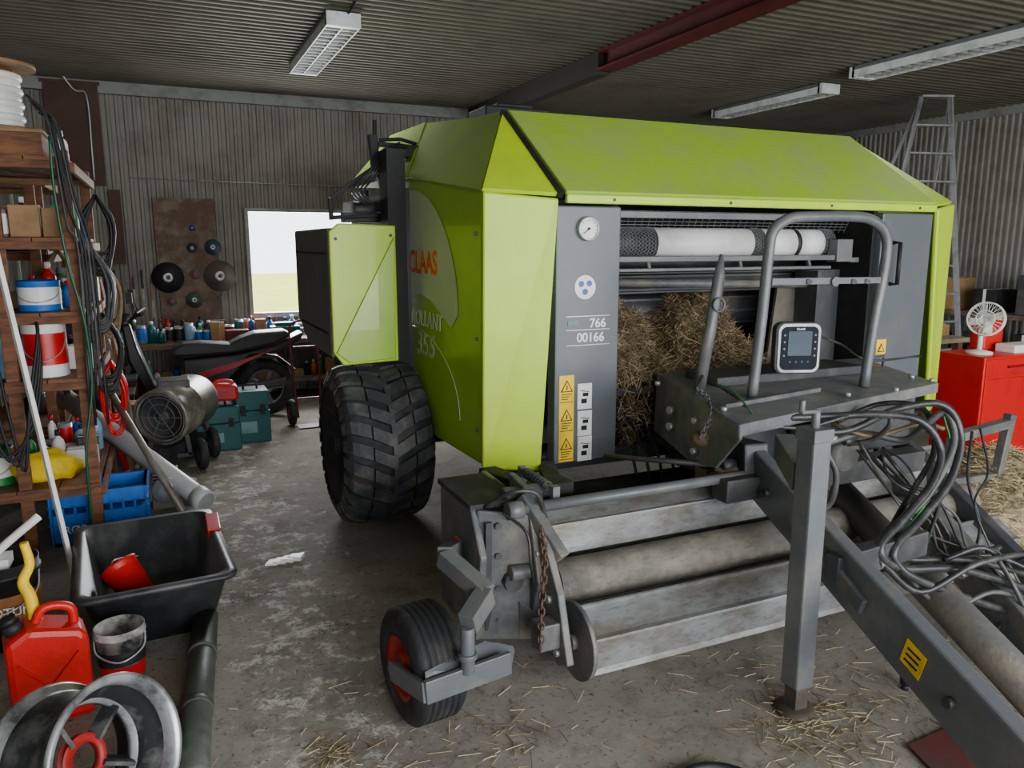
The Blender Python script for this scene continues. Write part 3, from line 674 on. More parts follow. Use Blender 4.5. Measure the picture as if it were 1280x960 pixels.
hose([(1235,720,1.9),(1255,760,1.85),(1245,800,1.8),(1268,830,1.75),(1300,845,1.7)],.007)
hose([(1215,540,2.3),(1210,600,2.2),(1225,660,2.1),(1205,720,2.0)],.007)
hose([(1225,535,2.3),(1235,590,2.2),(1218,630,2.1),(1240,690,2.0)],.005)
hose([(1030,560,2.4),(1045,590,2.35),(1040,625,2.3),(1025,640,2.25)],.014,HG)
hose([(895,480,2.7),(925,500,2.55),(945,525,2.4),(1000,535,2.3),(1060,520,2.25)],.008,HOSE)
hose([(890,478,2.68),(915,488,2.55),(935,510,2.42),(950,530,2.35)],.004,mat('dull_green',(60,110,70),.6))
hose([(1010,415,2.9),(1050,430,2.8),(1085,450,2.7),(1150,445,2.7)],.006)
hose([(1040,530,2.4),(1090,545,2.3),(1150,530,2.25),(1180,536,2.2)],.010,mat('yellowed_hose',(110,96,66),.5))
for k in range(7):
    j=lambda s:random.uniform(-s,s)
    hose([(1090+j(20),560+j(12),2.35),(1130+j(25),600+j(20),2.2),(1165+j(30),645+j(25),2.1),(1190+j(35),690+j(20),2.0),(1240+j(20),715+j(30),1.9),(1295,740+j(60),1.8)],random.choice([.005,.006,.007,.009]),random.choice([HOSE,HG,BLACK]),'cable_run')
for k,(x,y_,yy) in enumerate(((1060,552,2.38),(1034,553,2.38),(1000,540,2.33),(1105,704,1.9),(1290,738,1.8),(1205,718,1.98),(1240,690,2.0))):
    c=P(x,y_,'y',yy);MB().cyl(c-V((.025,0,0)),c+V((.025,0,.01)),.017,n=8).cyl(c+V((.02,0,.01)),c+V((.05,0,.015)),.011,n=8).make('hose_fitting',ZINC if k%2 else GREY2,R)
for k,(x,y) in enumerate(((1133,840),(1150,872))):
    a=P(x,y,'y',1.8);MB().tube([P(x+10,y-75,'y',1.8),P(x+2,y-30,'y',1.8),a],.006,6,smooth=4).cyl(a,a-V((0,0,.05)),.022,.018).cyl(a-V((0,0,.05)),a-V((0,0,.075)),.013).make('cable_plug',BLACK,R)
# ---------------------------------------------------------------- net roll, straw
nr=top('net_wrap_roll',(2.8,3.52,1.57),'long white net wrap roll with black netting bands in the baler','net roll')
m=MB();ny,nzz=3.52,1.655
m.cyl((2.10,ny,nzz),(2.40,ny,nzz),.086,n=28,mi=1).cyl((2.40,ny,nzz),(3.05,ny,nzz),.085,n=28,mi=0).cyl((3.05,ny,nzz),(3.13,ny,nzz),.086,n=28,mi=1).cyl((3.13,ny,nzz),(3.37,ny,nzz),.085,n=28,mi=0).cyl((3.37,ny,nzz),(3.40,ny,nzz),.086,n=28,mi=1).cyl((3.40,ny,nzz),(3.58,ny,nzz),.085,n=28,mi=0).cyl((3.58,ny,nzz),(3.66,ny,nzz),.086,n=28,mi=1)
m.make('net',[WHITE,BLACK],nr)
NETG=mat('net_grey',(120,122,124),.6)
for (xa,xb) in((2.10,2.40),(3.05,3.13),(3.58,3.66)):
    m=MB();n=int((xb-xa)/.02)
    for i in range(n+1):m.ring((xa+i*.02+.002,ny,nzz),(1,0,0),.087,.0016,24,4)
    for k in range(26):
        a=k*math.pi/13
        for s_ in(-1,1):
            m.tube([V((xa+(xb-xa)*t,ny+math.cos(a+s_*t*(xb-xa)*9)*.0875,nzz+math.sin(a+s_*t*(xb-xa)*9)*.0875)) for t in [j/10 for j in range(11)]],.0014,4)
    m.make('netting_band',NETG,nr)
MB().cyl((2.06,ny,nzz),(3.81,ny,nzz),.03).make('core_tube',GREY2,nr)
m=MB();nx,nyy=80,44;vs=[]
def pile(x,y):
    t=(y-3.34)/.7
    h=.90+.38*math.sin(min(1,t*1.3)*math.pi/2)
    h+=.09*math.exp(-((x-2.22)/.2)**2)+.05*math.exp(-((x-2.85)/.22)**2)-.15*math.exp(-((x-2.52)/.08)**2)-.22*max(0,(x-3.02)/.2)
    h+=.10*noise.noise(V((x*7,y*7,0)))+.06*noise.noise(V((x*22,y*22,0)))
    return min(h,1.36)
for i in range(nx+1):
    for j in range(nyy+1):
        x=2.08+i*(1.18)/nx;y=3.34+j*.5/nyy;vs.append((x,y,pile(x,y)))
fs=[(i*(nyy+1)+j,(i+1)*(nyy+1)+j,(i+1)*(nyy+1)+j+1,i*(nyy+1)+j+1) for i in range(nx) for j in range(nyy)]
m.add(vs,fs,3,True)
def sp_():
    x=random.uniform(2.09,3.24);y=random.uniform(3.33,3.85);return V((x,y,pile(x,y)+random.uniform(0,.04)))
ribbons(m,6400,sp_,(.03,.13),.0022,.9)
def sp2():
    x=random.triangular(2.09,2.5,2.1);z=random.uniform(.62,.98);return V((x,3.31+random.uniform(-.03,.05),z))
ribbons(m,360,sp2,(.04,.12),.0024,2.0)
m.make('straw_heap',[STRAWD,STRAWK,STRAWL,STRAW],label='tangled dull straw stuffed in the mouth of the baler',category='straw',kind='stuff')
m=MB()
def near(cx,cy,s):
    return lambda:V((random.gauss(cx,s),random.gauss(cy,s),.004+random.random()*.006))
for px,py,n,s in((1020,905,340,.13),(1000,860,70,.22),(620,860,30,.25),(450,900,40,.18),(420,820,12,.2),(700,900,24,.25),(850,800,50,.25),(560,940,30,.15),(300,930,14,.15),(1150,860,80,.22),(900,900,40,.25),(420,940,90,.05),(640,920,40,.06)):
    c=P(px,py,'z',0);ribbons(m,n,near(c.x,c.y,s),(.02,.09),.0012,.1)
m.make('floor_straw',[STRAWD,STRAWK,STRAWL],label='loose straw stalks scattered over the concrete floor',category='straw',kind='stuff')
m=MB();c0=V((4.5,2.85,0))
def hp(x,y):return max(0,.42*math.exp(-((x)**2/.45+(y)**2/.4))+.10*noise.noise(V((x*4,y*4,3)))+.03*noise.noise(V((x*14,y*14,3)))-.03)
vs=[];n=50
for i in range(n+1):
    for j in range(n+1):
        x=-1.05+2.0*i/n;y=-1.0+1.85*j/n;vs.append(c0+V((x,y,hp(x,y)-.01)))
m.add(vs,[(i*(n+1)+j,(i+1)*(n+1)+j,(i+1)*(n+1)+j+1,i*(n+1)+j+1) for i in range(n) for j in range(n)],0,True)
def s3():
    x=max(-1,min(.9,random.gauss(0,.45)));y=max(-.95,min(.82,random.gauss(0,.42)));return c0+V((x,y,hp(x,y)+.01))
ribbons(m,4200,s3,(.05,.16),.003,.5)
m.make('straw_heap',[mat('straw_daylit',(206,192,154),.8,0,(156,138,102),20,.6,.5),mat('straw_daylit_stalk',(224,208,168),.8),STRAWD],label='loose straw heap in daylit pale colour on the floor beside the drawbar',category='straw',kind='stuff')  # straw colours lightened to hold the daylight falling on this spot
# ================================================================ LEFT SIDE
def rack(y0,y1,xs,zs,label):
    r=top('storage_rack',((xs[0]+xs[-1])/2,(y0+y1)/2,0),label,'shelf','wooden storage racks')
    for y in(y0,y1):
        for x in xs:MB().box((x-.030,y-.02,0),(x+.030,y+.025,2.12)).make('post',WOOD,r,bevel=.003)
        for z in zs:MB().box((xs[0]-.03,y-.045,z-.055),(xs[-1]+.035,y-.02,z-.015)).make('rail',WOOD if random.random()<.7 else WOODL,r,bevel=.003)
    for z in zs:
        m=MB();k=4;w=(xs[-1]-xs[0]+.04)/k
        for i in range(k):m.box((xs[0]+i*w-.01,y0-.04,z-.015),(xs[0]+(i+1)*w-.016,y1+.02,z+.004))
        m.box((xs[0],y0+.3,z-.03),(xs[-1],y0+.34,z-.014))
        m.make('shelf',WOOD,r)
        MB().box((xs[-1]+.032,y0-.02,z-.07),(xs[-1]+.054,y1+.02,z-.02)).make('rail',WOOD,r,bevel=.003)
    return r
rack(4.62,5.9,(-1.15,-.74,-.42),(.37,.95,1.30,1.68,2.08),'tall reddish pine storage rack crammed with cans and tools')
rack(6.1,7.4,(-1.2,-.72),(.4,1.0,1.6,2.1),'pine storage rack further back hung with ropes and cables')
MB().box((-.80,3.28,0),(-.72,3.35,1.0)).box((-1.15,3.28,.94),(-.80,3.35,1.0)).box((-1.15,3.28,0),(-1.08,3.35,.94)).make('timber_frame',WOOD,label='low rough timber frame beside the rack and paint bucket',category='frame')
def spool(x,y,z,r,h,label,M):
    sp=top('cable_spool',(x,y,z),label,'spool')
    for dz in(0,h):MB().cyl((x,y,z+dz),(x,y,z+dz+.02),r,n=40).make('flange',WOODL,sp)
    MB().cyl((x,y,z+.02),(x,y,z+h),r*.5).make('core',WOOD,sp)
    m=MB();n=int((h-.02)/.034)
    for i in range(n):m.ring((x,y,z+.038+i*.034),(0,0,1),(r*.55+(.01 if i%2 else 0)),.02,28,8)
    m.make('cable_winding',M,sp)
cb_=top('wooden_case',(-.78,4.85,2.085),'low wooden case of planks carrying the cable spool','box')
MB().box((-1.05,4.62,2.085),(-.50,5.08,2.20)).make('body',WOOD,cb_,bevel=.004)
MB().box((-1.06,4.61,2.20),(-.49,5.09,2.215)).make('lid',WOODL,cb_)
spool(-.73,4.86,2.216,.21,.32,'wooden cable spool wound with white cable on the rack',WHITE)
random.seed(21)
for k in range(5):
    MB().tube([(-.55+.012*k,4.655,2.38-.02*k),(-.46+.01*k,4.58,2.26-random.uniform(0,.05)),(-.42+.012*k,4.545,1.9-random.uniform(0,.2)),(-.38+.015*k,4.54,1.6),(-.40+.02*k,4.54,1.1-random.uniform(0,.5))],.007,6,smooth=5).make('cable',BLACK if k%3 else GREY2,label='black electric cable draped over the rack edge',category='cable',group='cables on the rack')
MB().tube([P(62,170,'y',4.5),P(68,240,'y',4.5),P(85,330,'y',4.5),P(105,400,'y',4.5),P(115,480,'y',4.52),P(108,560,'y',4.5),P(112,620,'y',4.5),P(118,688,'y',4.52)],.008,6,smooth=6).make('garden_hose',mat('dark_green_hose',(20,80,56),.4),label='thin dark green hose hanging down the rack post',category='hose')
for k in range(4):
    MB().tube([(-.95+.05*k,4.52,1.25),(-.90+.05*k,4.48,.9-.05*k),(-.80+.03*k,4.46,.6-.03*k),(-.66,4.47,.72+.04*k),(-.60,4.52,1.0+.06*k),(-.60,4.55,1.26)],.008,6,smooth=5).make('cable',BLACK,label='black cable loop hanging in front of the rack shelves',category='cable',group='cables on the rack')
def can(x,y,z,r,h,Ms,label,name='paint_can',lab=None):
    o=top(name,(x,y,z),label,'can')
    m=MB();m.lathe([(0,0),(r,0),(r*1.03,.006),(r,.012),(r,h-.012),(r*1.03,h-.004),(r*.95,h),(r*.9,h-.008),(0,h-.008)],(x,y,z),(0,0,1),28).make('body',Ms[0],o)
    m=MB();m.lathe([(r*1.006,h*.22),(r*1.006,h*.78)],(x,y,z),(0,0,1),28).make('paper_label',Ms[1],o)
    m=MB();m.tube([(x-r,y,z+h*.8),(x-r*.8,y-r*.7,z+h*.45),(x,y-r*1.15,z+h*.3),(x+r*.8,y-r*.7,z+h*.45),(x+r,y,z+h*.8)],.003,5,smooth=4).make('handle',ZINC,o)
can(-.60,4.76,.955,.105,.30,(WHITE,REDP),'white paint can with red label standing on the rack')
can(-.60,4.76,1.305,.10,.16,(BLUE,WHITE),'blue paint can on the upper shelf of the rack')
can(-.86,4.80,1.305,.09,.17,(LBLUE,BLUE),'pale blue can on the upper shelf')
can(-.9,4.8,.375,.09,.2,(GRN,WHITE),'green tin low on the rack')
can(-1.05,4.80,.955,.08,.2,(BLACK,WHITE),'black tin on the rack shelf')
def jug(x,y,z,w,d,h,M,name,label,cap,catg='canister',a=0):
    o=top(name,(x,y,z),label,catg)
    Rm=Matrix.Rotation(a,3,'Z')
    def T(p):return V((x,y,z))+Rm@V(p)
    m=MB()
    prof=[(-w/2,0),(w/2,0),(w/2,h*.74),(w*.40,h*.80),(w*.05,h*.86),(-w*.22,h*.90),(-w/2,h*.80)]
    m.prism([T((a_,-d/2,b_)) for a_,b_ in prof],Rm@V((0,d,0)));m.make('body',M,o,bevel=min(w,d)*.14)
    m=MB();m.tube([T((w*.36,0,h*.78)),T((w*.34,0,h*.93)),T((w*.15,0,h*.99)),T((-w*.02,0,h*.97)),T((-w*.12,0,h*.85))],d*.10,8,smooth=5).make('handle',M,o)
    m=MB();c=T((-w*.34,0,h*.83));dv=Rm@V((-.35,0,1));m.cyl(c,c+dv.normalized()*h*.10,d*.2,n=14).cyl(c+dv.normalized()*h*.10,c+dv.normalized()*h*.15,d*.17,n=14).make('cap',cap,o)
    m=MB()
    for s_ in(-1,1):
        for p,q in(((-w*.36,h*.12),(w*.36,h*.62)),((w*.36,h*.12),(-w*.36,h*.62))):
            m.bar(T((p[0],s_*d*.505,p[1])),T((q[0],s_*d*.505,q[1])),d*.04,w*.07,up=Rm@V((0,1,0)))
    m.make('pressed_cross',M,o)
    return o,T
jug(-.80,4.74,.955,.13,.1,.27,LBLUE,'canister','translucent pale blue plastic canister beside a paint can',WHITE)
fo_,T=jug(-.465,2.94,0,.25,.16,.41,RED,'fuel_can','bright red plastic jerry can with yellow spout beside the rim',BLACK,'jerry can',.2)
MB().tube([T((-.02,.03,.34)),T((-.03,.04,.44)),T((-.045,.04,.50)),T((-.02,.04,.56)),T((-.03,.04,.64))],lambda t:.022-.008*t,10,smooth=5).make('spout',YEL,fo_)
def lump(name,c,s,M,label,catg,seed=0):
    m=MB();n=18;k=12;vs=[];c=V(c)
    for j in range(k+1):
        ph=math.pi*j/k
        for i in range(n):
            a=2*math.pi*i/n;d=V((math.sin(ph)*math.cos(a),math.sin(ph)*math.sin(a),math.cos(ph)))
            f=1+.28*noise.noise(d*2.2+V((seed,0,0)))+.1*noise.noise(d*6+V((seed,1,0)))
            z=max(d.z*s[2]*f,-s[2]*.55)
            vs.append(c+V((d.x*s[0]*f,d.y*s[1]*f,z+s[2]*.55)))
    m.add(vs,[(j*n+i,j*n+(i+1)%n,(j+1)*n+(i+1)%n,(j+1)*n+i) for j in range(k) for i in range(n)],0,True)
    return m.make(name,M,label=label,category=catg)
lump('work_cloth',(-.66,4.80,.375),(.17,.12,.10),YELC,'crumpled yellow high-visibility cloth on the rack shelf','cloth',1)
lump('plastic_bag',(-.95,4.80,1.685),(.15,.12,.13),mat('clear_bag',(190,196,200),.3),'crumpled translucent plastic bag on the shelf','bag',4)
lump('cloth_bundle',(-.9,5.45,2.085),(.2,.2,.12),BLACK,'black bundled tarpaulin on top of the rack','cloth',7)
lump('work_cloth',(-.86,6.35,1.605),(.14,.12,.10),GREY,'grey rag heap on the back rack shelf','cloth',9)
lump('cloth_bundle',(-.15,7.15,0),(.2,.18,.16),BLACK,'black work jacket heaped on the floor by the racks','cloth',13)
def bottle(x,y,z,r,h,M,label,group):
    o=top('bottle',(x,y,z),label,'bottle',group)
    MB().lathe([(0,0),(r,0),(r,h*.62),(r*.85,h*.72),(r*.35,h*.82),(r*.32,h*.86),(0,h*.86)],(x,y,z),(0,0,1),16).make('body',M,o)
    MB().cyl((x,y,z+h*.85),(x,y,z+h),r*.42,n=12).make('cap',random.choice([BLACK,REDP,WHITE]),o)
def tin(x,y,z,r,h,M,label,group):
    o=top('tin',(x,y,z),label,'tin',group)
    MB().lathe([(0,0),(r,0),(r,h),(r*.93,h),(r*.9,h-.006),(0,h-.006)],(x,y,z),(0,0,1),20).make('body',ZINC,o)
    MB().lathe([(r*1.01,h*.12),(r*1.01,h*.85)],(x,y,z),(0,0,1),20).make('paper_label',M,o)
def carton(x,y,z,w,d,h,M,label,group,a=0):
    o=top('carton',(x,y,z),label,'box',group);Rm=Matrix.Rotation(a,3,'Z')
    MB().box((x-w/2,y-d/2,z),(x+w/2,y+d/2,z+h),0,Rm).make('body',M,o,bevel=.004)
    MB().box((x-w/2*1.01,y-d*.06,z+h*.3),(x+w/2*1.01,y+d*.06,z+h+.002),0,Rm).make('tape',WHITE,o)
cname={}
for M,nm in((REDP,'red'),(BLUE,'blue'),(WHITE,'white'),(BLACK,'black'),(YEL,'yellow'),(GRN,'green'),(LBLUE,'pale blue'),(GREY,'grey'),(CARD,'brown cardboard'),(ORNG,'orange'),(TEAL,'teal'),(GREY2,'charcoal')):cname[M.name]=nm
def stock(z,xa,xb,y,hmax,where,grp,dy=.0):
    x=xa
    while x<xb:
        M=random.choice([REDP,BLUE,WHITE,BLACK,BLACK,GREY2,GRN,LBLUE,GREY,ORNG,TEAL,WHITE,GREY]);k=random.random();cn=cname[M.name]
        yy=y+random.uniform(-.03,.03)
        if k<.4:
            r=random.uniform(.025,.042);bottle(x+r,yy,z,r,min(hmax,random.uniform(.14,.26)),M,f'{cn} plastic bottle standing on the {where}',grp);x+=2*r+.008
        elif k<.75:
            r=random.uniform(.03,.055);tin(x+r,yy,z,r,min(hmax,random.uniform(.08,.2)),M,f'metal tin with {cn} label on the {where}',grp);x+=2*r+.008
        else:
            w=random.uniform(.09,.16);M2=random.choice([CARD,M]);carton(x+w/2,yy,z,w,.1,min(hmax,random.uniform(.07,.2)),M2,f'small {cname[M2.name]} box on the {where}',grp);x+=w+.008
random.seed(5)
for z,hm in((.377,.3),(.957,.28),(1.307,.26),(1.687,.28)):
    stock(z,-1.1,-.48,4.98,hm,'rack shelf','goods on the rack')
    stock(z,-.72,-.47,5.18,hm,'rack shelf','goods on the rack')
    stock(z,-.72,-.47,5.40,hm,'rack shelf','goods on the rack')
    stock(z,-.72,-.47,5.65,hm,'rack shelf','goods on the rack')
stock(1.687,-.78,-.48,4.76,.26,'upper rack shelf','goods on the rack')
stock(2.087,-.62,-.47,5.25,.2,'rack top','goods on the rack')
stock(2.087,-.62,-.47,5.6,.2,'rack top','goods on the rack')
for z in(.407,1.007,1.607,2.107):
    stock(z,-1.1,-.78,6.6,.28,'back rack','goods on the back rack');stock(z,-.95,-.78,6.95,.28,'back rack','goods on the back rack')
for k,(x,y,z,M,lb) in enumerate(((-.62,5.98,1.62,ROPE,'coil of pale hemp rope hanging from the rack'),(-.34,5.86,1.52,ROPE,'bundle of frayed rope hanging from the rack'),(-.98,5.98,1.3,BLACK,'coil of black cable hanging from the rack'),(-.60,5.98,.98,BLACK,'loop of black hose hanging low on the rack'),(-.34,5.2,1.25,BLACK,'coil of thin black cable hung on the rack side'),(-.34,5.5,.92,REDP,'red strap hanging from the rack side'),(-.34,4.95,1.62,GREY2,'grey cable coil hung high on the rack side'),(-.34,5.55,1.95,BLACK,'black hose coil hung from the rack top'),(-.62,6.75,1.5,BLACK,'black cable coil hanging on the back rack'),(-.60,7.1,1.1,BROWN,'brown strap bundle hanging on the back rack'))):
    m=MB()
    for j in range(7):
        w=.055+random.uniform(0,.035);h=.42+random.uniform(-.08,.08)
        m.tube([(x,y-.03-j*.006,z),(x+w,y-.05-j*.006,z-h*.4),(x+w*.6,y-.05,z-h*.9),(x,y-.06,z-h),(x-w*.6,y-.05,z-h*.9),(x-w,y-.05-j*.006,z-h*.4),(x,y-.03-j*.006,z)],.010,6,smooth=4)
    m.make('rope_coil',M,label=lb,category='rope')
def crate_box(x,y,w,d,h,M,label):
    o=top('storage_box',(x,y,0),label,'box')
    MB().box((x-w/2,y-d/2,0),(x+w/2,y+d/2,h),taper=.92).make('body',M,o,bevel=.006)
    MB().box((x-w/2-.01,y-d/2-.01,h),(x+w/2+.01,y+d/2+.01,h+.025)).make('lid',GREY2,o,bevel=.006)
crate_box(-.42,6.45,.3,.3,.28,GREY,'grey storage box with dark lid below the rack')
crate_box(-.45,6.9,.34,.34,.45,BLACK,'tall black storage box with lid by the racks')
crate_box(-.42,7.35,.3,.3,.5,REDD,'dark red storage box with lid at the end of the racks')
MB().box((-.36,6.40,.306),(-.22,6.60,.45)).make('carton',CARD,label='open brown carton on the grey storage box',category='box')
so_=top('spare_tyre',(.30,7.15,0),'small worn black tyre lying on the floor by the scooter','tyre')
MB().ring((.30,7.15,.07),(0,0,1),.17,.068,32,12).make('tread',RUB,so_);MB().ring((.30,7.15,.07),(0,0,1),.105,.02,28,8).make('rim',GREY,so_)
for k,(x,y,h,M,nm) in enumerate(((-.3,6.15,1.5,WOODL,'pale timber batten'),(-.22,6.22,1.2,STEELD,'rusty steel tube'),(-.24,6.24,1.75,WOOD,'reddish timber batten'),(-.34,6.2,1.0,REDP,'red metal bar'))):
    MB().bar((x,y,0),(x-.22,y+.08,h),.035,.025).make('batten',M,label=f'{nm} leaning against the storage rack',category='stick')
# hand tools hung on the wall above the bench
for k in range(7):
    x=-.62+k*.085;z=1.25+.07*(k%3);L_=.28+.05*((k*3)%4)
    o=top('hand_tool',(x,8.96,z-L_),'worn hand tool hanging on the wall above the bench','tool','hand tools on the wall')
    MB().bar((x,8.965,z),(x,8.965,z-L_*.45),.022,.02).make('handle',[WOODL,REDD,BLACK][k%3],o,bevel=.004)
    MB().prism([(x-.008,8.96,z-L_*.45),(x+.008,8.96,z-L_*.45),(x+.03,8.96,z-L_),(x-.02,8.96,z-L_*.95)],(0,.01,0)).make('blade',STEELD,o)
m=MB();a=V((-.472,3.95,.012));b=V((-.66,3.85,1.95));m.bar(a,b,.028,.018);m.make('aluminium_profile',WHITE,label='long thin white aluminium profile leaning against the rack',category='profile')
a=P(258,628,'z',.075);b=V((-.68,6.0,.62));m=MB();m.tube([a,a+(b-a)*.1,b],.062,20);m.tube([a,a+(b-a)*.06],.07,20);m.make('drain_pipe',PIPE,label='long pale grey plastic drain pipe leaning down onto the floor',category='pipe')
a=V((.03,4.80,.03));b=V((-.36,5.55,.70));MB().tube([a,b],.022,10).make('metal_tube',STEELD,label='thin bent metal exhaust tube leaning on the rack',category='pipe')
cx0,cx1,cy0,cy1,ch=-.66,-.17,4.70,5.02,.30
cr=top('plastic_crate',((cx0+cx1)/2,(cy0+cy1)/2,0),'blue ribbed plastic crate with white lettering under the rack','crate')
m=MB()
m.box((cx0,cy0,.0),(cx1,cy1,.02))
for (a,b) in(((cx0,cy0),(cx1,cy0+.015)),((cx0,cy1-.015),(cx1,cy1)),((cx0,cy0),(cx0+.015,cy1)),((cx1-.015,cy0),(cx1,cy1))):
    m.box((a[0],a[1],0),(b[0],b[1],.18)).box((a[0],a[1],.22),(b[0],b[1],ch))
for z in(.06,.12,.175,.22):m.box((cx0-.006,cy0-.006,z),(cx1+.006,cy1+.006,z+.006))
for i in range(9):
    x=cx0+.0+i*(cx1-cx0-.012)/8
    m.box((x,cy0-.006,0),(x+.012,cy0,ch)).box((x,cy1,0),(x+.012,cy1+.006,ch))
m.box((cx0-.012,cy0-.012,ch-.02),(cx0+.015,cy1+.012,ch)).box((cx1-.015,cy0-.012,ch-.02),(cx1+.012,cy1+.012,ch)).box((cx0,cy0-.012,ch-.02),(cx1,cy0+.01,ch)).box((cx0,cy1-.01,ch-.02),(cx1,cy1+.012,ch))
m.make('body',BLUE,cr);text('RØROS',(-.50,cy0-.008,.09),(1,0,0),(0,0,1),.06,WHITE,cr)
# black tub
tb=top('mixing_tub',(-.14,3.72,0),'black rectangular plastic mixing tub with red tape, dusty, on the floor','tub')
c=V((-.14,3.72,0));h=.275;RZ=Matrix.Rotation(math.radians(4),3,'Z')
def ring_(w,l,z,r=.06):
    q=[]
    for cx,cy,a0 in((w/2-r,l/2-r,0),(-w/2+r,l/2-r,90),(-w/2+r,-l/2+r,180),(w/2-r,-l/2+r,270)):
        for i in range(5):
            a=math.radians(a0+90*i/4);q.append(c+RZ@V((cx+r*math.cos(a),cy+r*math.sin(a),z)))
    return q
order=[ring_(.42,.70,0),ring_(.56,.88,h-.02),ring_(.62,.94,h-.02),ring_(.63,.95,h),ring_(.54,.86,h),ring_(.41,.69,.012)]
vs=[p for r in order for p in r];n=20;fs=[]
for j in range(len(order)-1):
    for i in range(n):fs.append((j*n+i,j*n+(i+1)%n,(j+1)*n+(i+1)%n,(j+1)*n+i))
fs.append(tuple(range(n-1,-1,-1)));fs.append(tuple(len(vs)-n+i for i in range(n)))
m=MB();m.add(vs,fs,0,True);m.make('body',TUBM,tb)
m=MB();m.box((.11,3.85,h-.05),(.172,4.1,h+.008)).box((.11,3.9,h-.14),(.15,3.97,h-.04)).make('red_tape',REDP,tb,bevel=.004)
so=top('scoop_bucket',(-.22,3.75,.016),'small red plastic pail tipped inside the black tub','pail')
MB().lathe([(0,0),(.065,0),(.08,.2),(.085,.2),(.08,.19),(.06,.01)],(-.18,3.62,.075),(-.45,.45,.65),24).make('body',RED,so)
MB().tube([(-.31,3.72,.22),(-.28,3.64,.28),(-.20,3.80,.22)],.004,5,smooth=4).make('handle',ZINC,so)
def bucket(x,y,r,h,M,name,label):
    o=top(name,(x,y,0),label,'bucket')
    MB().lathe([(0,0),(r*.86,0),(r*.98,h*.86),(r*1.05,h*.86),(r*1.05,h*.9),(r,h*.9),(r*1.02,h),(r*.97,h),(r*.83,.012),(0,.012)],(x,y,0),(0,0,1),30).make('body',M,o)
    MB().tube([(x-r,y,h*.9),(x-r*.9,y-r*.6,h*.62),(x,y-r*1.15,h*.5),(x+r*.9,y-r*.6,h*.62),(x+r,y,h*.9)],.004,6,smooth=5).make('handle',ZINC,o)
    return o
b1=bucket(-.70,3.62,.135,.36,BLACK,'paint_bucket','black paint bucket with orange and white label beside the tub')
MB().lathe([(.131,.12),(.133,.24)],(-.70,3.62,0),(0,0,1),30).make('paper_label',mat('label_orange',(170,110,50),.5),b1)
text('JOTUN',(-.66,3.48,.18),(1,0,0),(0,0,1),.05,WHITE,b1)
m=MB();m.tube([(-.76,3.6,.35),(-.68,3.62,.42),(-.55,3.64,.52)],.018,8,smooth=4).box((-.80,3.55,.34),(-.66,3.66,.38)).make('paint_tool',WHITE,label='white handled paint roller standing in the black bucket',category='paint roller')
b2_=bucket(-.25,3.12,.088,.21,mat('smeared_bucket',(200,198,192),.5,0,(50,50,50),7,.9),'bucket','small white bucket smeared black with red band beside the jerry can')
MB().lathe([(.079,.015),(.083,.07)],(-.25,3.12,0),(0,0,1),30).make('paper_label',REDP,b2_)
MB().lathe([(.083,.075),(.0865,.13)],(-.25,3.12,0),(0,0,1),30).make('paper_label',BLACK,b2_)
# wheel rim on its side: open hollow barrel with two flanges
SIL=mat('dirty_silver',(178,180,182),.3,.5,(60,60,60),9,.6)
DKR=mat('rim_well_dark',(46,47,49),.5,.3,(120,120,118),9,.55)
rc=P(112,962,'y',2.30);rc.z=.200
rax=V((.66,-.62,.30)).normalized()
ro=top('wheel_rim',V((rc.x,rc.y,0)),'large open silver steel wheel rim, dirty, lying on its side','wheel rim')
MB().lathe([(.196,.085),(.200,.10),(.214,.108),(.221,.118),(.219,.128),(.208,.13),(.196,.12),(.190,.10),(.188,.085)],rc,rax,60).make('flange',SIL,ro)
MB().lathe([(.190,-.10),(.200,-.115),(.214,-.120),(.221,-.130),(.219,-.140),(.206,-.14),(.194,-.13),(.186,-.11)],rc,rax,60).make('flange',SIL,ro)
MB().lathe([(.196,.086),(.190,.06),(.170,.045),(.168,.0),(.172,-.03),(.188,-.05),(.192,-.10),(.186,-.11),(.180,-.05),(.163,-.03),(.160,0),(.163,.04),(.182,.06),(.188,.086)],rc,rax,56).make('barrel',DKR,ro)
MB().lathe([(.162,.012),(.15,-.0),(.145,-.015),(.158,-.01)],rc,rax,44).make('mounting_ring',SIL,ro)
u,w=ortho(rax)
for i in range(5):
    q=rc+(u*math.cos(i*1.257+.5)+w*math.sin(i*1.257+.5))
    e0=rc+(u*math.cos(i*1.257)+w*math.sin(i*1.257))*.155-rax*.005;e1=rc+(u*math.cos(i*1.257)+w*math.sin(i*1.257))*.06-rax*.02
    MB().bar(e0,e1,.05,.012).make('spoke',DKR,ro)
MB().lathe([(.07,-.012),(.045,-.004),(.045,-.03),(.07,-.035)],rc,rax,30).make('hub_ring',mat('hub_red',(150,14,10),.5),ro)
a=P(238,985,'z',.055);b=P(257,772,'z',.055)
m=MB();m.cyl(a,b,.052,n=24).cyl(a+(b-a)*.35,a+(b-a)*.38,.056,n=24).cyl(a+(b-a)*.7,a+(b-a)*.73,.056,n=24).make('floor_pipe',CONCP,label='dark green painted pipe lying along the floor edge',category='pipe')
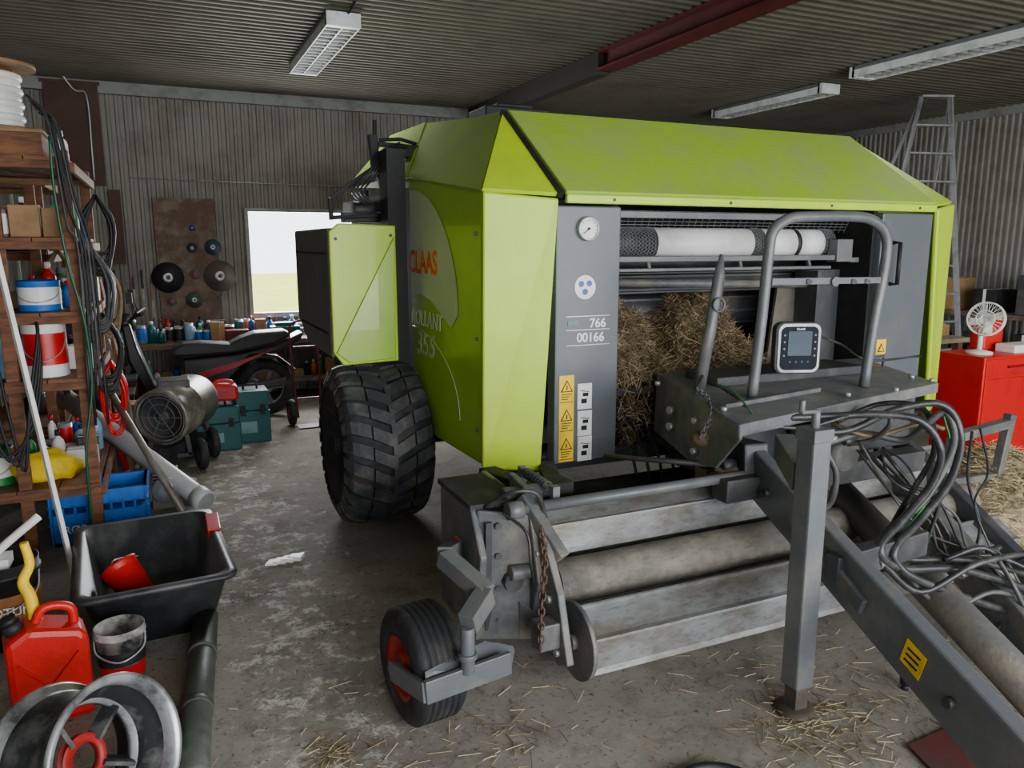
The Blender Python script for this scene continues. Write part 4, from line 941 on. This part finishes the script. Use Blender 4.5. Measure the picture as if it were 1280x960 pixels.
# heater
ho=top('space_heater',(.0,6.2,0),'grubby beige cylindrical space heater on a wheeled frame beside the rack','heater')
a=P(200,523,'y',6.0);b=a+V((.26,.46,.05))
d=(b-a).normalized();L_=(b-a).length
MB().lathe([(.17,.01),(.205,0),(.21,.03),(.205,.06),(.205,L_*.45),(.21,L_*.46),(.21,L_*.5),(.205,L_*.51),(.205,L_-.05),(.19,L_),(.12,L_),(0,L_)],a,d,40).make('barrel',BEIGE,ho)
MB().lathe([(.19,.0),(.165,.02),(.16,.2),(0,.2)],a,d,36).make('burner_tube',GREY2,ho)
m=MB()
for r_ in(.05,.10,.15):m.ring(a+d*.02,d,r_,.004,28,5)
for k in range(3):
    an=k*math.pi/3;u,w=ortho(d);e=u*math.cos(an)+w*math.sin(an);m.bar(a+d*.02-e*.17,a+d*.02+e*.17,.006,.006)
m.lathe([(.03,0),(.05,.02),(0,.02)],a+d*.03,d,16).make('front_grille',GREY,ho)
MB().box((a.x+.0,a.y+.12,a.z+.19),(a.x+.22,a.y+.34,a.z+.25)).make('control_box',GREY2,ho,bevel=.008)
m=MB();
for s_ in(.1,.42):
    q=a+d*s_;m.bar(q+V((-.12,0,-.15)),(q.x-.14,q.y,.10),.03,.03).bar(q+V((.12,0,-.15)),(q.x+.14,q.y,.10),.03,.03).bar((q.x-.15,q.y,.1),(q.x+.15,q.y,.1),.03,.03)
m.bar((a.x-.05,a.y+.05,.12),(a.x+.22,a.y+.48,.12),.22,.12)
m.make('frame',GREY2,ho)
for (x,y) in((a.x+.26,a.y-.02),(a.x+.36,a.y+.30)):
    MB().ring((x,y,.12),(1,.2,0),.09,.032,24,10).cyl((x-.03,y,.12),(x+.03,y,.12),.06).make('wheel',RUB,ho)
eo=top('small_engine',(-.07,5.25,0),'small dirty aluminium engine block on the floor by the pipe','engine')
m=MB();m.box((-.16,5.15,.0),(.02,5.35,.12))
for i in range(6):m.box((-.15,5.14,.12+i*.02),(.0,5.34,.128+i*.02))
m.make('block',STEELD,eo,bevel=.006)
m=MB();m.lathe([(0,0),(.07,0),(.085,.03),(.08,.06),(.03,.07),(0,.07)],(-.07,5.14,.13),(-.1,-1,.1),28).cyl((.06,5.2,0),(.06,5.2,.16),.045).make('flywheel_cover',ZINC,eo)
def tbox(x,y,w,d,h,M,label):
    o=top('tool_box',(x,y,0),label,'tool box','teal tool cases')
    MB().box((x-w/2,y-d/2,0),(x+w/2,y+d/2,h*.62)).box((x-w/2+.006,y-d/2+.006,h*.62),(x+w/2-.006,y+d/2-.006,h)).make('body',M,o,bevel=.010)
    for s_ in(-1,1):MB().box((x+s_*w*.28-.02,y-d/2-.012,h*.54),(x+s_*w*.28+.02,y-d/2,h*.74)).make('latch',BLACK,o,bevel=.003)
    MB().tube([(x-w*.2,y,h),(x-w*.18,y,h+.035),(x+w*.18,y,h+.035),(x+w*.2,y,h)],.01,8).make('handle',BLACK,o)
    MB().box((x-w*.42,y-d/2-.003,h*.2),(x+w*.1,y-d/2,h*.42)).make('paper_label',mat('faded_teal',(120,170,168),.5),o)
p=P(276,565,'z',0);tbox(p.x,p.y+.17,.34,.3,.36,TEAL,'teal plastic tool case on the floor beside the heater')
p2=P(319,554,'z',0);tbox(p2.x,p2.y+.17,.28,.3,.44,TEAL,'taller teal plastic tool case standing next to another')
jug(p.x+.02,p.y+.15,.397,.3,.16,.16,RED,'fuel_can','small red fuel can lying on the tool case',BLACK,'jerry can')
ht=top('hand_truck',(1.14,7.1,0),'red tubular hand truck leaning near the bench','hand truck')
x0,x1,y=1.05,1.25,7.1
m=MB();m.tube([(x0,y,.08),(x0-.02,y+.08,.5),(x0-.02,y+.16,.88),(x0+.05,y+.18,.95),(x1-.05,y+.18,.95),(x1+.02,y+.16,.88),(x1+.02,y+.08,.5),(x1,y,.08)],.010,8,smooth=4)
for z in(.25,.72):m.bar((x0,y+z*.17,z),(x1,y+z*.17,z),.015,.015)
m.make('frame',mat('faded_red',(110,30,34),.5),ht);MB().box((x0-.02,y-.14,.0),(x1+.02,y+.02,.012)).make('toe_plate',REDD,ht)
for x in(x0-.05,x1+.05):
    MB().ring((x,y+.05,.125),(1,0,0),.09,.034,24,10,0).cyl((x-.025,y+.05,.125),(x+.025,y+.05,.125),.06,n=20,mi=1).make('wheel',[RUB,REDP],ht)
# scooter
mo=top('motor_scooter',(.22,7.70,0),'black motor scooter with red accents parked by the workbench','scooter')
yc=7.70;K=1.05;XS=-.08
for x in(-.44,.84):
    m=MB();m.ring((x,yc,.28),(0,1,0),.225,.052,32,12,0).cyl((x,yc-.03,.28),(x,yc+.03,.28),.06,n=16,mi=1).ring((x,yc,.28),(0,1,0),.17,.012,28,6,1)
    for k in range(5):
        a=k*1.257;m.bar((x,yc,.28),(x+math.cos(a)*.17,yc,.28+math.sin(a)*.17),.03,.02,1,up=(0,1,0))
    m.make('wheel',[RUB,GREY],mo)
SCB=mat('scooter_black',(20,21,24),.45,0,coat=.15)
def yprism(pts,w):return [(x*K+XS,yc-w/2,z*K) for x,z in pts],(0,w,0)
m=MB();m.prism(*yprism([(.18,.58),(.62,.60),(.95,.66),(1.22,.78),(1.20,.70),(.98,.60),(.74,.58),(.62,.44),(.50,.32),(.30,.30),(.18,.34)],.26));m.make('rear_body',SCB,mo,bevel=.02)
m=MB();m.prism(*yprism([(.10,.61),(.12,.69),(.20,.72),(.34,.725),(.58,.70),(.68,.75),(.80,.79),(1.06,.80),(1.12,.77),(1.10,.74),(.95,.675),(.60,.615),(.25,.605)],.27));m.make('seat',mat('seat_vinyl',(40,40,42),.55),mo,bevel=.025)
m=MB();m.prism(*yprism([(-.12,.30),(.22,.27),(.26,.34),(-.05,.37),(-.16,.72),(-.20,.92),(-.27,.90),(-.24,.6)],.32));m.make('leg_shield',SCB,mo,bevel=.02)
MB().prism(*yprism([(.30,.46),(.60,.53),(.95,.635),(1.16,.72),(.92,.62),(.62,.49),(.36,.41)],.28)).make('red_trim',mat('trim_red',(170,8,12),.4),mo)
m=MB();m.prism(*yprism([(-.56,.46),(-.46,.55),(-.22,.55),(-.10,.42),(-.20,.50),(-.34,.53),(-.46,.52)],.15));m.make('front_fender',SCB,mo,bevel=.008)
MB().prism(*yprism([(.70,.52),(.84,.58),(1.0,.56),(1.16,.42),(1.02,.53),(.84,.55)],.14)).make('rear_fender',SCB,mo,bevel=.006)
for s_ in(-.07,.07):MB().bar((-.44,yc+s_,.28),(-.29,yc+s_,.66),.03,.04).make('fork',GREY2,mo)
m=MB();m.tube([(-.18,yc-.33,1.06),(-.24,yc-.15,1.03),(-.26,yc,1.0),(-.24,yc+.15,1.03),(-.18,yc+.33,1.06)],.017,8,smooth=4).make('handlebar',BLACK,mo)
for s_ in(-1,1):MB().tube([(-.23,yc+s_*.2,1.04),(-.26,yc+s_*.26,1.18)],.006,6).box((-.30,yc+s_*.28-.06,1.15),(-.25,yc+s_*.28+.06,1.24)).make('mirror',BLACK,mo)
m=MB();m.lathe([(0,0),(.07,.01),(.10,.05),(.08,.13),(0,.16)],(-.40,yc,.94),(1,0,.2),20).make('headlamp',SCB,mo)
MB().bar((.50,yc-.17,.30),(1.02,yc-.17,.36),.07,.08).make('exhaust',GREY2,mo,bevel=.02)
# workbench
wb=top('workbench',(.75,8.6,0),'long low workbench covered in clutter against the wall','workbench')
MB().box((-.6,8.3,.62),(2.2,8.94,.67)).make('worktop',WOODD,wb,bevel=.004)
for x in(-.5,.8,2.1):
    for y in(8.36,8.86):MB().box((x-.04,y-.04,0),(x+.04,y+.04,.62)).make('leg',GREY2,wb)
MB().box((-.55,8.36,.2),(2.15,8.86,.23)).make('lower_shelf',WOODD,wb)
random.seed(11)
stock(.67,-.5,.5,8.5,.26,'workbench','goods on the workbench')
stock(.67,-.5,1.6,8.65,.24,'workbench','goods on the workbench')
stock(.67,-.5,1.6,8.82,.24,'workbench','goods on the workbench')
stock(.232,-.4,1.6,8.6,.3,'shelf under the workbench','goods under the workbench')
m=MB();m.box((1.0,8.35,.67),(1.3,8.5,.80)).box((1.05,8.38,.80),(1.25,8.47,.84)).make('tool_case',TEAL,label='teal power tool case on the workbench',category='tool box',bevel=.01)
m=MB();m.box((1.65,8.4,.67),(1.9,8.6,.84)).cyl((1.77,8.4,.75),(1.77,8.33,.75),.05).make('bench_grinder',GREY,label='grey bench grinder on the workbench by the window',category='tool',bevel=.02)
m=MB();m.box((.55,8.36,.67),(.78,8.5,.78)).make('tool_case',REDD,label='small dark red case on the workbench',category='tool box',bevel=.01)
# disc board
a=P(190,247,'y',8.94);b=P(278,405,'y',8.94)
MB().box((a.x,8.93,b.z),(b.x,8.988,a.z)).make('plywood_board',WOODD,label='grimy plywood board with grinding discs hung on the wall',category='board')
for px,py,r,M,lb in((210,347,.16,BLACK,'large black cutting disc hanging on the plywood board'),(275,345,.165,mat('disc_brown',(86,76,66),.7),'large brown grinding disc hanging on the plywood board'),(244,343,.055,GREY,'small grey grinding disc on the plywood board'),(266,309,.085,mat('disc_blue',(50,70,84),.5),'blue grey grinding disc on the plywood board'),(240,310,.055,GREY2,'small dark disc on the plywood board'),(243,375,.085,mat('disc_green',(70,84,74),.5),'greenish grinding disc on the plywood board'),(215,377,.05,GREY,'small pale disc on the plywood board'),(240,285,.03,mat('disc_b',(40,60,130),.5),'tiny blue disc on the plywood board'),(275,372,.03,GREY,'tiny grey disc on the plywood board')):
    c=P(px,py,'y',8.92);o=top('grinding_disc',(c.x,8.92,c.z-r),lb,'disc','grinding discs on the board')
    MB().lathe([(r*.22,.012),(r*.35,.02),(r*.4,.01),(r,.008),(r,0),(r*.22,0)],(c.x,8.931,c.z),(0,-1,0),32).make('wheel_body',M,o)
    MB().lathe([(r*.38,.012),(r*.24,.022),(r*.1,.022),(r*.1,.0)],(c.x,8.931,c.z),(0,-1,0),24).make('paper_label',ZINC if M is not GREY else REDP,o)
a=P(52,98,'y',8.94);b=P(133,232,'y',8.94)
MB().box((a.x,8.92,b.z),(b.x,8.988,a.z)).box((a.x-.02,8.91,a.z-.03),(b.x+.02,8.988,a.z)).make('brown_hatch',BROWN,label='dark brown wooden hatch mounted high on the wall',category='panel')
a=P(135,237,'y',8.94);b=P(158,330,'y',8.94);MB().box((a.x,8.92,b.z),(b.x,8.988,a.z)).make('brown_hatch',BROWN,label='narrow brown board below the hatch on the wall',category='panel')
MB().tube([P(0,48,'y',8.9),P(50,60,'y',8.85),P(90,110,'y',8.9),P(108,120,'y',8.9),P(115,190,'y',8.9),P(118,225,'y',8.9)],.010,6,smooth=5).make('wall_conduit',ZINC,label='thin pale electrical conduit running along the wall',category='conduit')
MB().tube([P(160,222,'y',8.98),P(300,228,'y',8.98),P(500,236,'y',8.98)],.005,6).make('wall_conduit',ZINC,label='thin pale cable run across the corrugated wall',category='conduit')
MB().tube([P(445,0,'z',3.23),P(428,30,'z',3.23),P(420,36,'z',3.23)],.008,6).make('lamp_cable',BLACK,label='thin power cable along the ceiling to the lamp',category='cable')
# ================================================================ RIGHT SIDE
ld=top('step_ladder',(7.0,5.6,0),'tall thin aluminium step ladder standing open beside the baler','ladder')
zt=3.15;tl=P(1152,122,'z',zt);tr=P(1188,122,'z',zt)
kl=P(1130,212,'y',tl.y-.12);kr=P(1197,400,'y',tr.y-.35)
fl=tl+(kl-tl)*(zt/(zt-kl.z));frr=tr+(kr-tr)*(zt/(zt-kr.z))
fl.z=frr.z=0
ALU=mat('aluminium',(150,152,154),.45,.3,(118,118,116),8,.5)
MB().bar(tl,fl,.025,.05).make('front_rail',ALU,ld);MB().bar(tr,frr,.025,.05).make('front_rail',ALU,ld)
for k in range(1,11):
    t=k/11;MB().bar(tl+(fl-tl)*t,tr+(frr-tr)*t,.05,.018).make('rung',ALU,ld)
bl_=fl+V((.15,.9,0));br=frr+V((.15,.9,0))
m=MB();m.bar(tl,bl_,.018,.03).bar(tr,br,.018,.03)
for t in(.3,.6,.9):m.bar(tl+(bl_-tl)*t,tr+(br-tr)*t,.015,.02)
m.make('rear_rail',ALU,ld);MB().bar(tl-V((.02,0,-.01)),tr+V((.02,0,.01)),.10,.02).make('top_cap',ALU,ld)
tt=top('work_table',(6.1,4.9,0),'light topped side table holding paint cans','table')
MB().box((5.65,4.6,.78),(6.65,5.1,.82)).make('table_top',mat('pale_board',(150,136,116),.6),tt)
for x in(5.72,6.58):
    for y in(4.68,5.02):MB().box((x-.03,y-.03,0),(x+.03,y+.03,.78)).make('leg',WOOD,tt)
can(5.85,4.85,.82,.1,.16,(WHITE,WHITE),'white tub on the side table','paint_can')
can(6.12,4.85,.82,.09,.14,(ZINC,WHITE),'silver tin on the side table','paint_can')
stock(.82,6.25,6.55,4.85,.22,'side table','goods on the side table')
rb=top('side_bench',(8.6,5.8,0),'dark bench standing along the corrugated wall holding clutter','bench')
MB().box((8.2,4.4,.86),(9.1,7.4,.91)).make('bench_top',WOODD,rb)
for x in(8.28,9.02):
    for y in(4.5,5.9,7.3):MB().box((x-.04,y-.04,0),(x+.04,y+.04,.86)).make('leg',GREY2,rb)
MB().box((8.25,4.5,.25),(9.05,7.3,.28)).make('lower_shelf',WOODD,rb)
for k,(y,w,h,M) in enumerate(((4.6,.4,.3,CARD),(5.1,.3,.42,GREY2),(5.55,.35,.25,BLACK),(6.05,.4,.36,CARD),(6.6,.3,.22,REDD),(7.0,.35,.4,BLACK))):
    carton(8.45,y+w/2-.1,.911,.36,w*.8,h,M,f'{cname.get(M.name,"dark red")} box standing on the side bench','boxes on the side bench')
    M2=random.choice([CARD,BLACK,GREY2])
    carton(8.45,y+w/2-.1,.281,.36,w*.8,h,M2,f'dusty {cname[M2.name]} box on the lower shelf of the bench','boxes on the side bench')
g=P(1208,578,'z',.08);cbx,cby=g.x+.08,g.y
cb=top('tool_cabinet',(cbx+.35,cby+.2,0),'bright red steel tool cabinet with door and drawer','cabinet')
MB().box((cbx,cby,.08),(cbx+.75,cby+.38,.85)).make('body',REDP,cb,bevel=.01)
dr=MB().box((cbx+.02,cby-.008,.70),(cbx+.73,cby,.83)).make('drawer',REDP,cb,bevel=.003)
DR=mat('deep_red',(120,10,12),.4)
MB().box((cbx+.25,cby-.022,.76),(cbx+.5,cby-.008,.775)).make('handle',DR,dr)
dr=MB().box((cbx+.02,cby-.008,.10),(cbx+.73,cby,.685)).make('door',REDP,cb,bevel=.003)
MB().box((cbx+.64,cby-.022,.45),(cbx+.66,cby-.008,.58)).make('handle',DR,dr)
for x in(cbx+.08,cbx+.67):
    for y in(cby+.08,cby+.30):MB().cyl((x-.02,y,.04),(x+.02,y,.04),.04).make('castor',BLACK,cb)
fx,fy=cbx+.16,cby+.16;fz=.85
fo=top('desk_fan',(fx,fy,fz),'small white desk fan on top of the red cabinet','fan')
MB().lathe([(0,0),(.09,0),(.09,.015),(.03,.03),(0,.03)],(fx,fy,fz),(0,0,1),24).cyl((fx,fy,fz+.02),(fx,fy,fz+.20),.018).make('base',WHITE,fo)
c=V((fx-.01,fy-.04,fz+.26));ax=V((-.95,-.35,.15)).normalized()
m=MB();m.ring(c,ax,.12,.006,28,6).ring(c+ax*.04,ax,.12,.005,28,6).ring(c+ax*.05,ax,.06,.004,20,5);u,w=ortho(ax)
for k in range(24):
    d=u*math.cos(k*.2618)+w*math.sin(k*.2618);m.tube([c+ax*.055+d*.02,c+ax*.05+d*.08,c+ax*.04+d*.12,c+d*.12,c-ax*.03+d*.06],.002,4)
m.make('guard',WHITE,fo)
for k in range(4):
    d=u*math.cos(k*1.571)+w*math.sin(k*1.571);e=u*math.cos(k*1.571+.8)+w*math.sin(k*1.571+.8)
    MB().slab([c+ax*.02,c+d*.1+ax*.03,c+(d+e)*.07+ax*.01,c+e*.06],.002).make('blade',WHITE,fo)
MB().cyl(c-ax*.10,c,.035,.045).make('motor_housing',WHITE,fo)
MB().box((cbx+.40,cby+.05,.85),(cbx+.68,cby+.2,.91)).make('carton',WHITE,label='flat white carton on top of the red cabinet',category='box',bevel=.005)
MB().box((cbx+.32,cby+.24,.85),(cbx+.55,cby+.36,1.08)).make('fuel_can',RED,label='red metal can standing on the red cabinet',category='can',bevel=.02)
gs=top('tube_stand',(3.9,2.75,0),'grey tubular steel stand beside the drawbar','stand')
yy=2.75
a=P(1190,548,'y',yy);b=P(1262,528,'y',yy)
m=MB();m.bar(a,b,.06,.05).bar(b+V((.0,0,.05)),V((b.x-.12,yy,0.0)),.05,.05).bar(a,V((a.x-.03,yy,0)),.045,.045).bar(V((a.x-.02,yy,.35)),V((b.x-.06,yy,.33)),.04,.04).box((b.x-.18,yy-.12,0),(b.x+.1,yy+.15,.02)).box((a.x-.1,yy-.12,0),(a.x+.08,yy+.15,.02))
m.make('frame',GREYD,gs,bevel=.005)
g=P(1200,945,'z',0)
MB().prism([(g.x-.25,g.y-.3,0),(g.x+.3,g.y-.3,0),(g.x+.3,g.y+.12,0),(g.x-.12,g.y+.10,0)],(0,0,.012)).make('floor_mat',mat('dark_red_mat',(96,42,38),.8,0,(70,50,46),6,.7),label='dusty dark red mat on the concrete',category='mat')
m=MB();g=P(350,702,'z',0)
for k in range(4):
    m.prism([(g.x-.08+.04*k,g.y-.03+.01*k,0.0),(g.x-.02+.04*k,g.y-.04,0),(g.x+.01+.04*k,g.y+.02,0),(g.x-.05+.04*k,g.y+.03,0)],(0,0,.01+.004*k))
m.make('paper_scrap',WHITE,label='crumpled pale paper scrap on the floor',category='paper')
m=MB();m.ring(P(905,1000,'z',.02),(0,0,1),.15,.014,30,8).make('hose_ring',BLACK,label='black rubber hose loop lying on the floor',category='hose')
# ================================================================ LIGHT
W=bpy.data.worlds.new('world');sc.world=W;W.use_nodes=True
W.node_tree.nodes['Background'].inputs[0].default_value=(.90,.95,1,1);W.node_tree.nodes['Background'].inputs[1].default_value=4.5
su=bpy.data.lights.new('sun','SUN');su.energy=2;su.angle=.05;so2=bpy.data.objects.new('sun',su);so2.rotation_euler=(math.radians(6),0,0);COL.objects.link(so2)
def area(n,loc_,rot,sx,sy,e,c=(1,1,1)):
    l=bpy.data.lights.new(n,'AREA');l.shape='RECTANGLE';l.size=sx;l.size_y=sy;l.energy=e;l.color=c
    o=bpy.data.objects.new(n,l);o.location=loc_;o.rotation_euler=[math.radians(x) for x in rot];COL.objects.link(o)
area('doorway_daylight',(3.2,-2.5,1.5),(84,0,0),7.0,2.2,350,(.97,.985,1))
area('window_daylight',(1.46,9.05,1.45),(-90,0,0),1.1,1.1,130,(.95,.98,1))
area('lamp_light',(1.28,6.5,3.12),(0,0,0),.24,1.6,20,(1,1,.97))
area('lamp_light',(5.98,4.5,3.12),(0,0,0),.24,1.7,14,(1,1,.97))
area('lamp_light',(6.25,6.9,3.12),(0,0,0),.24,1.6,8,(1,1,.97))
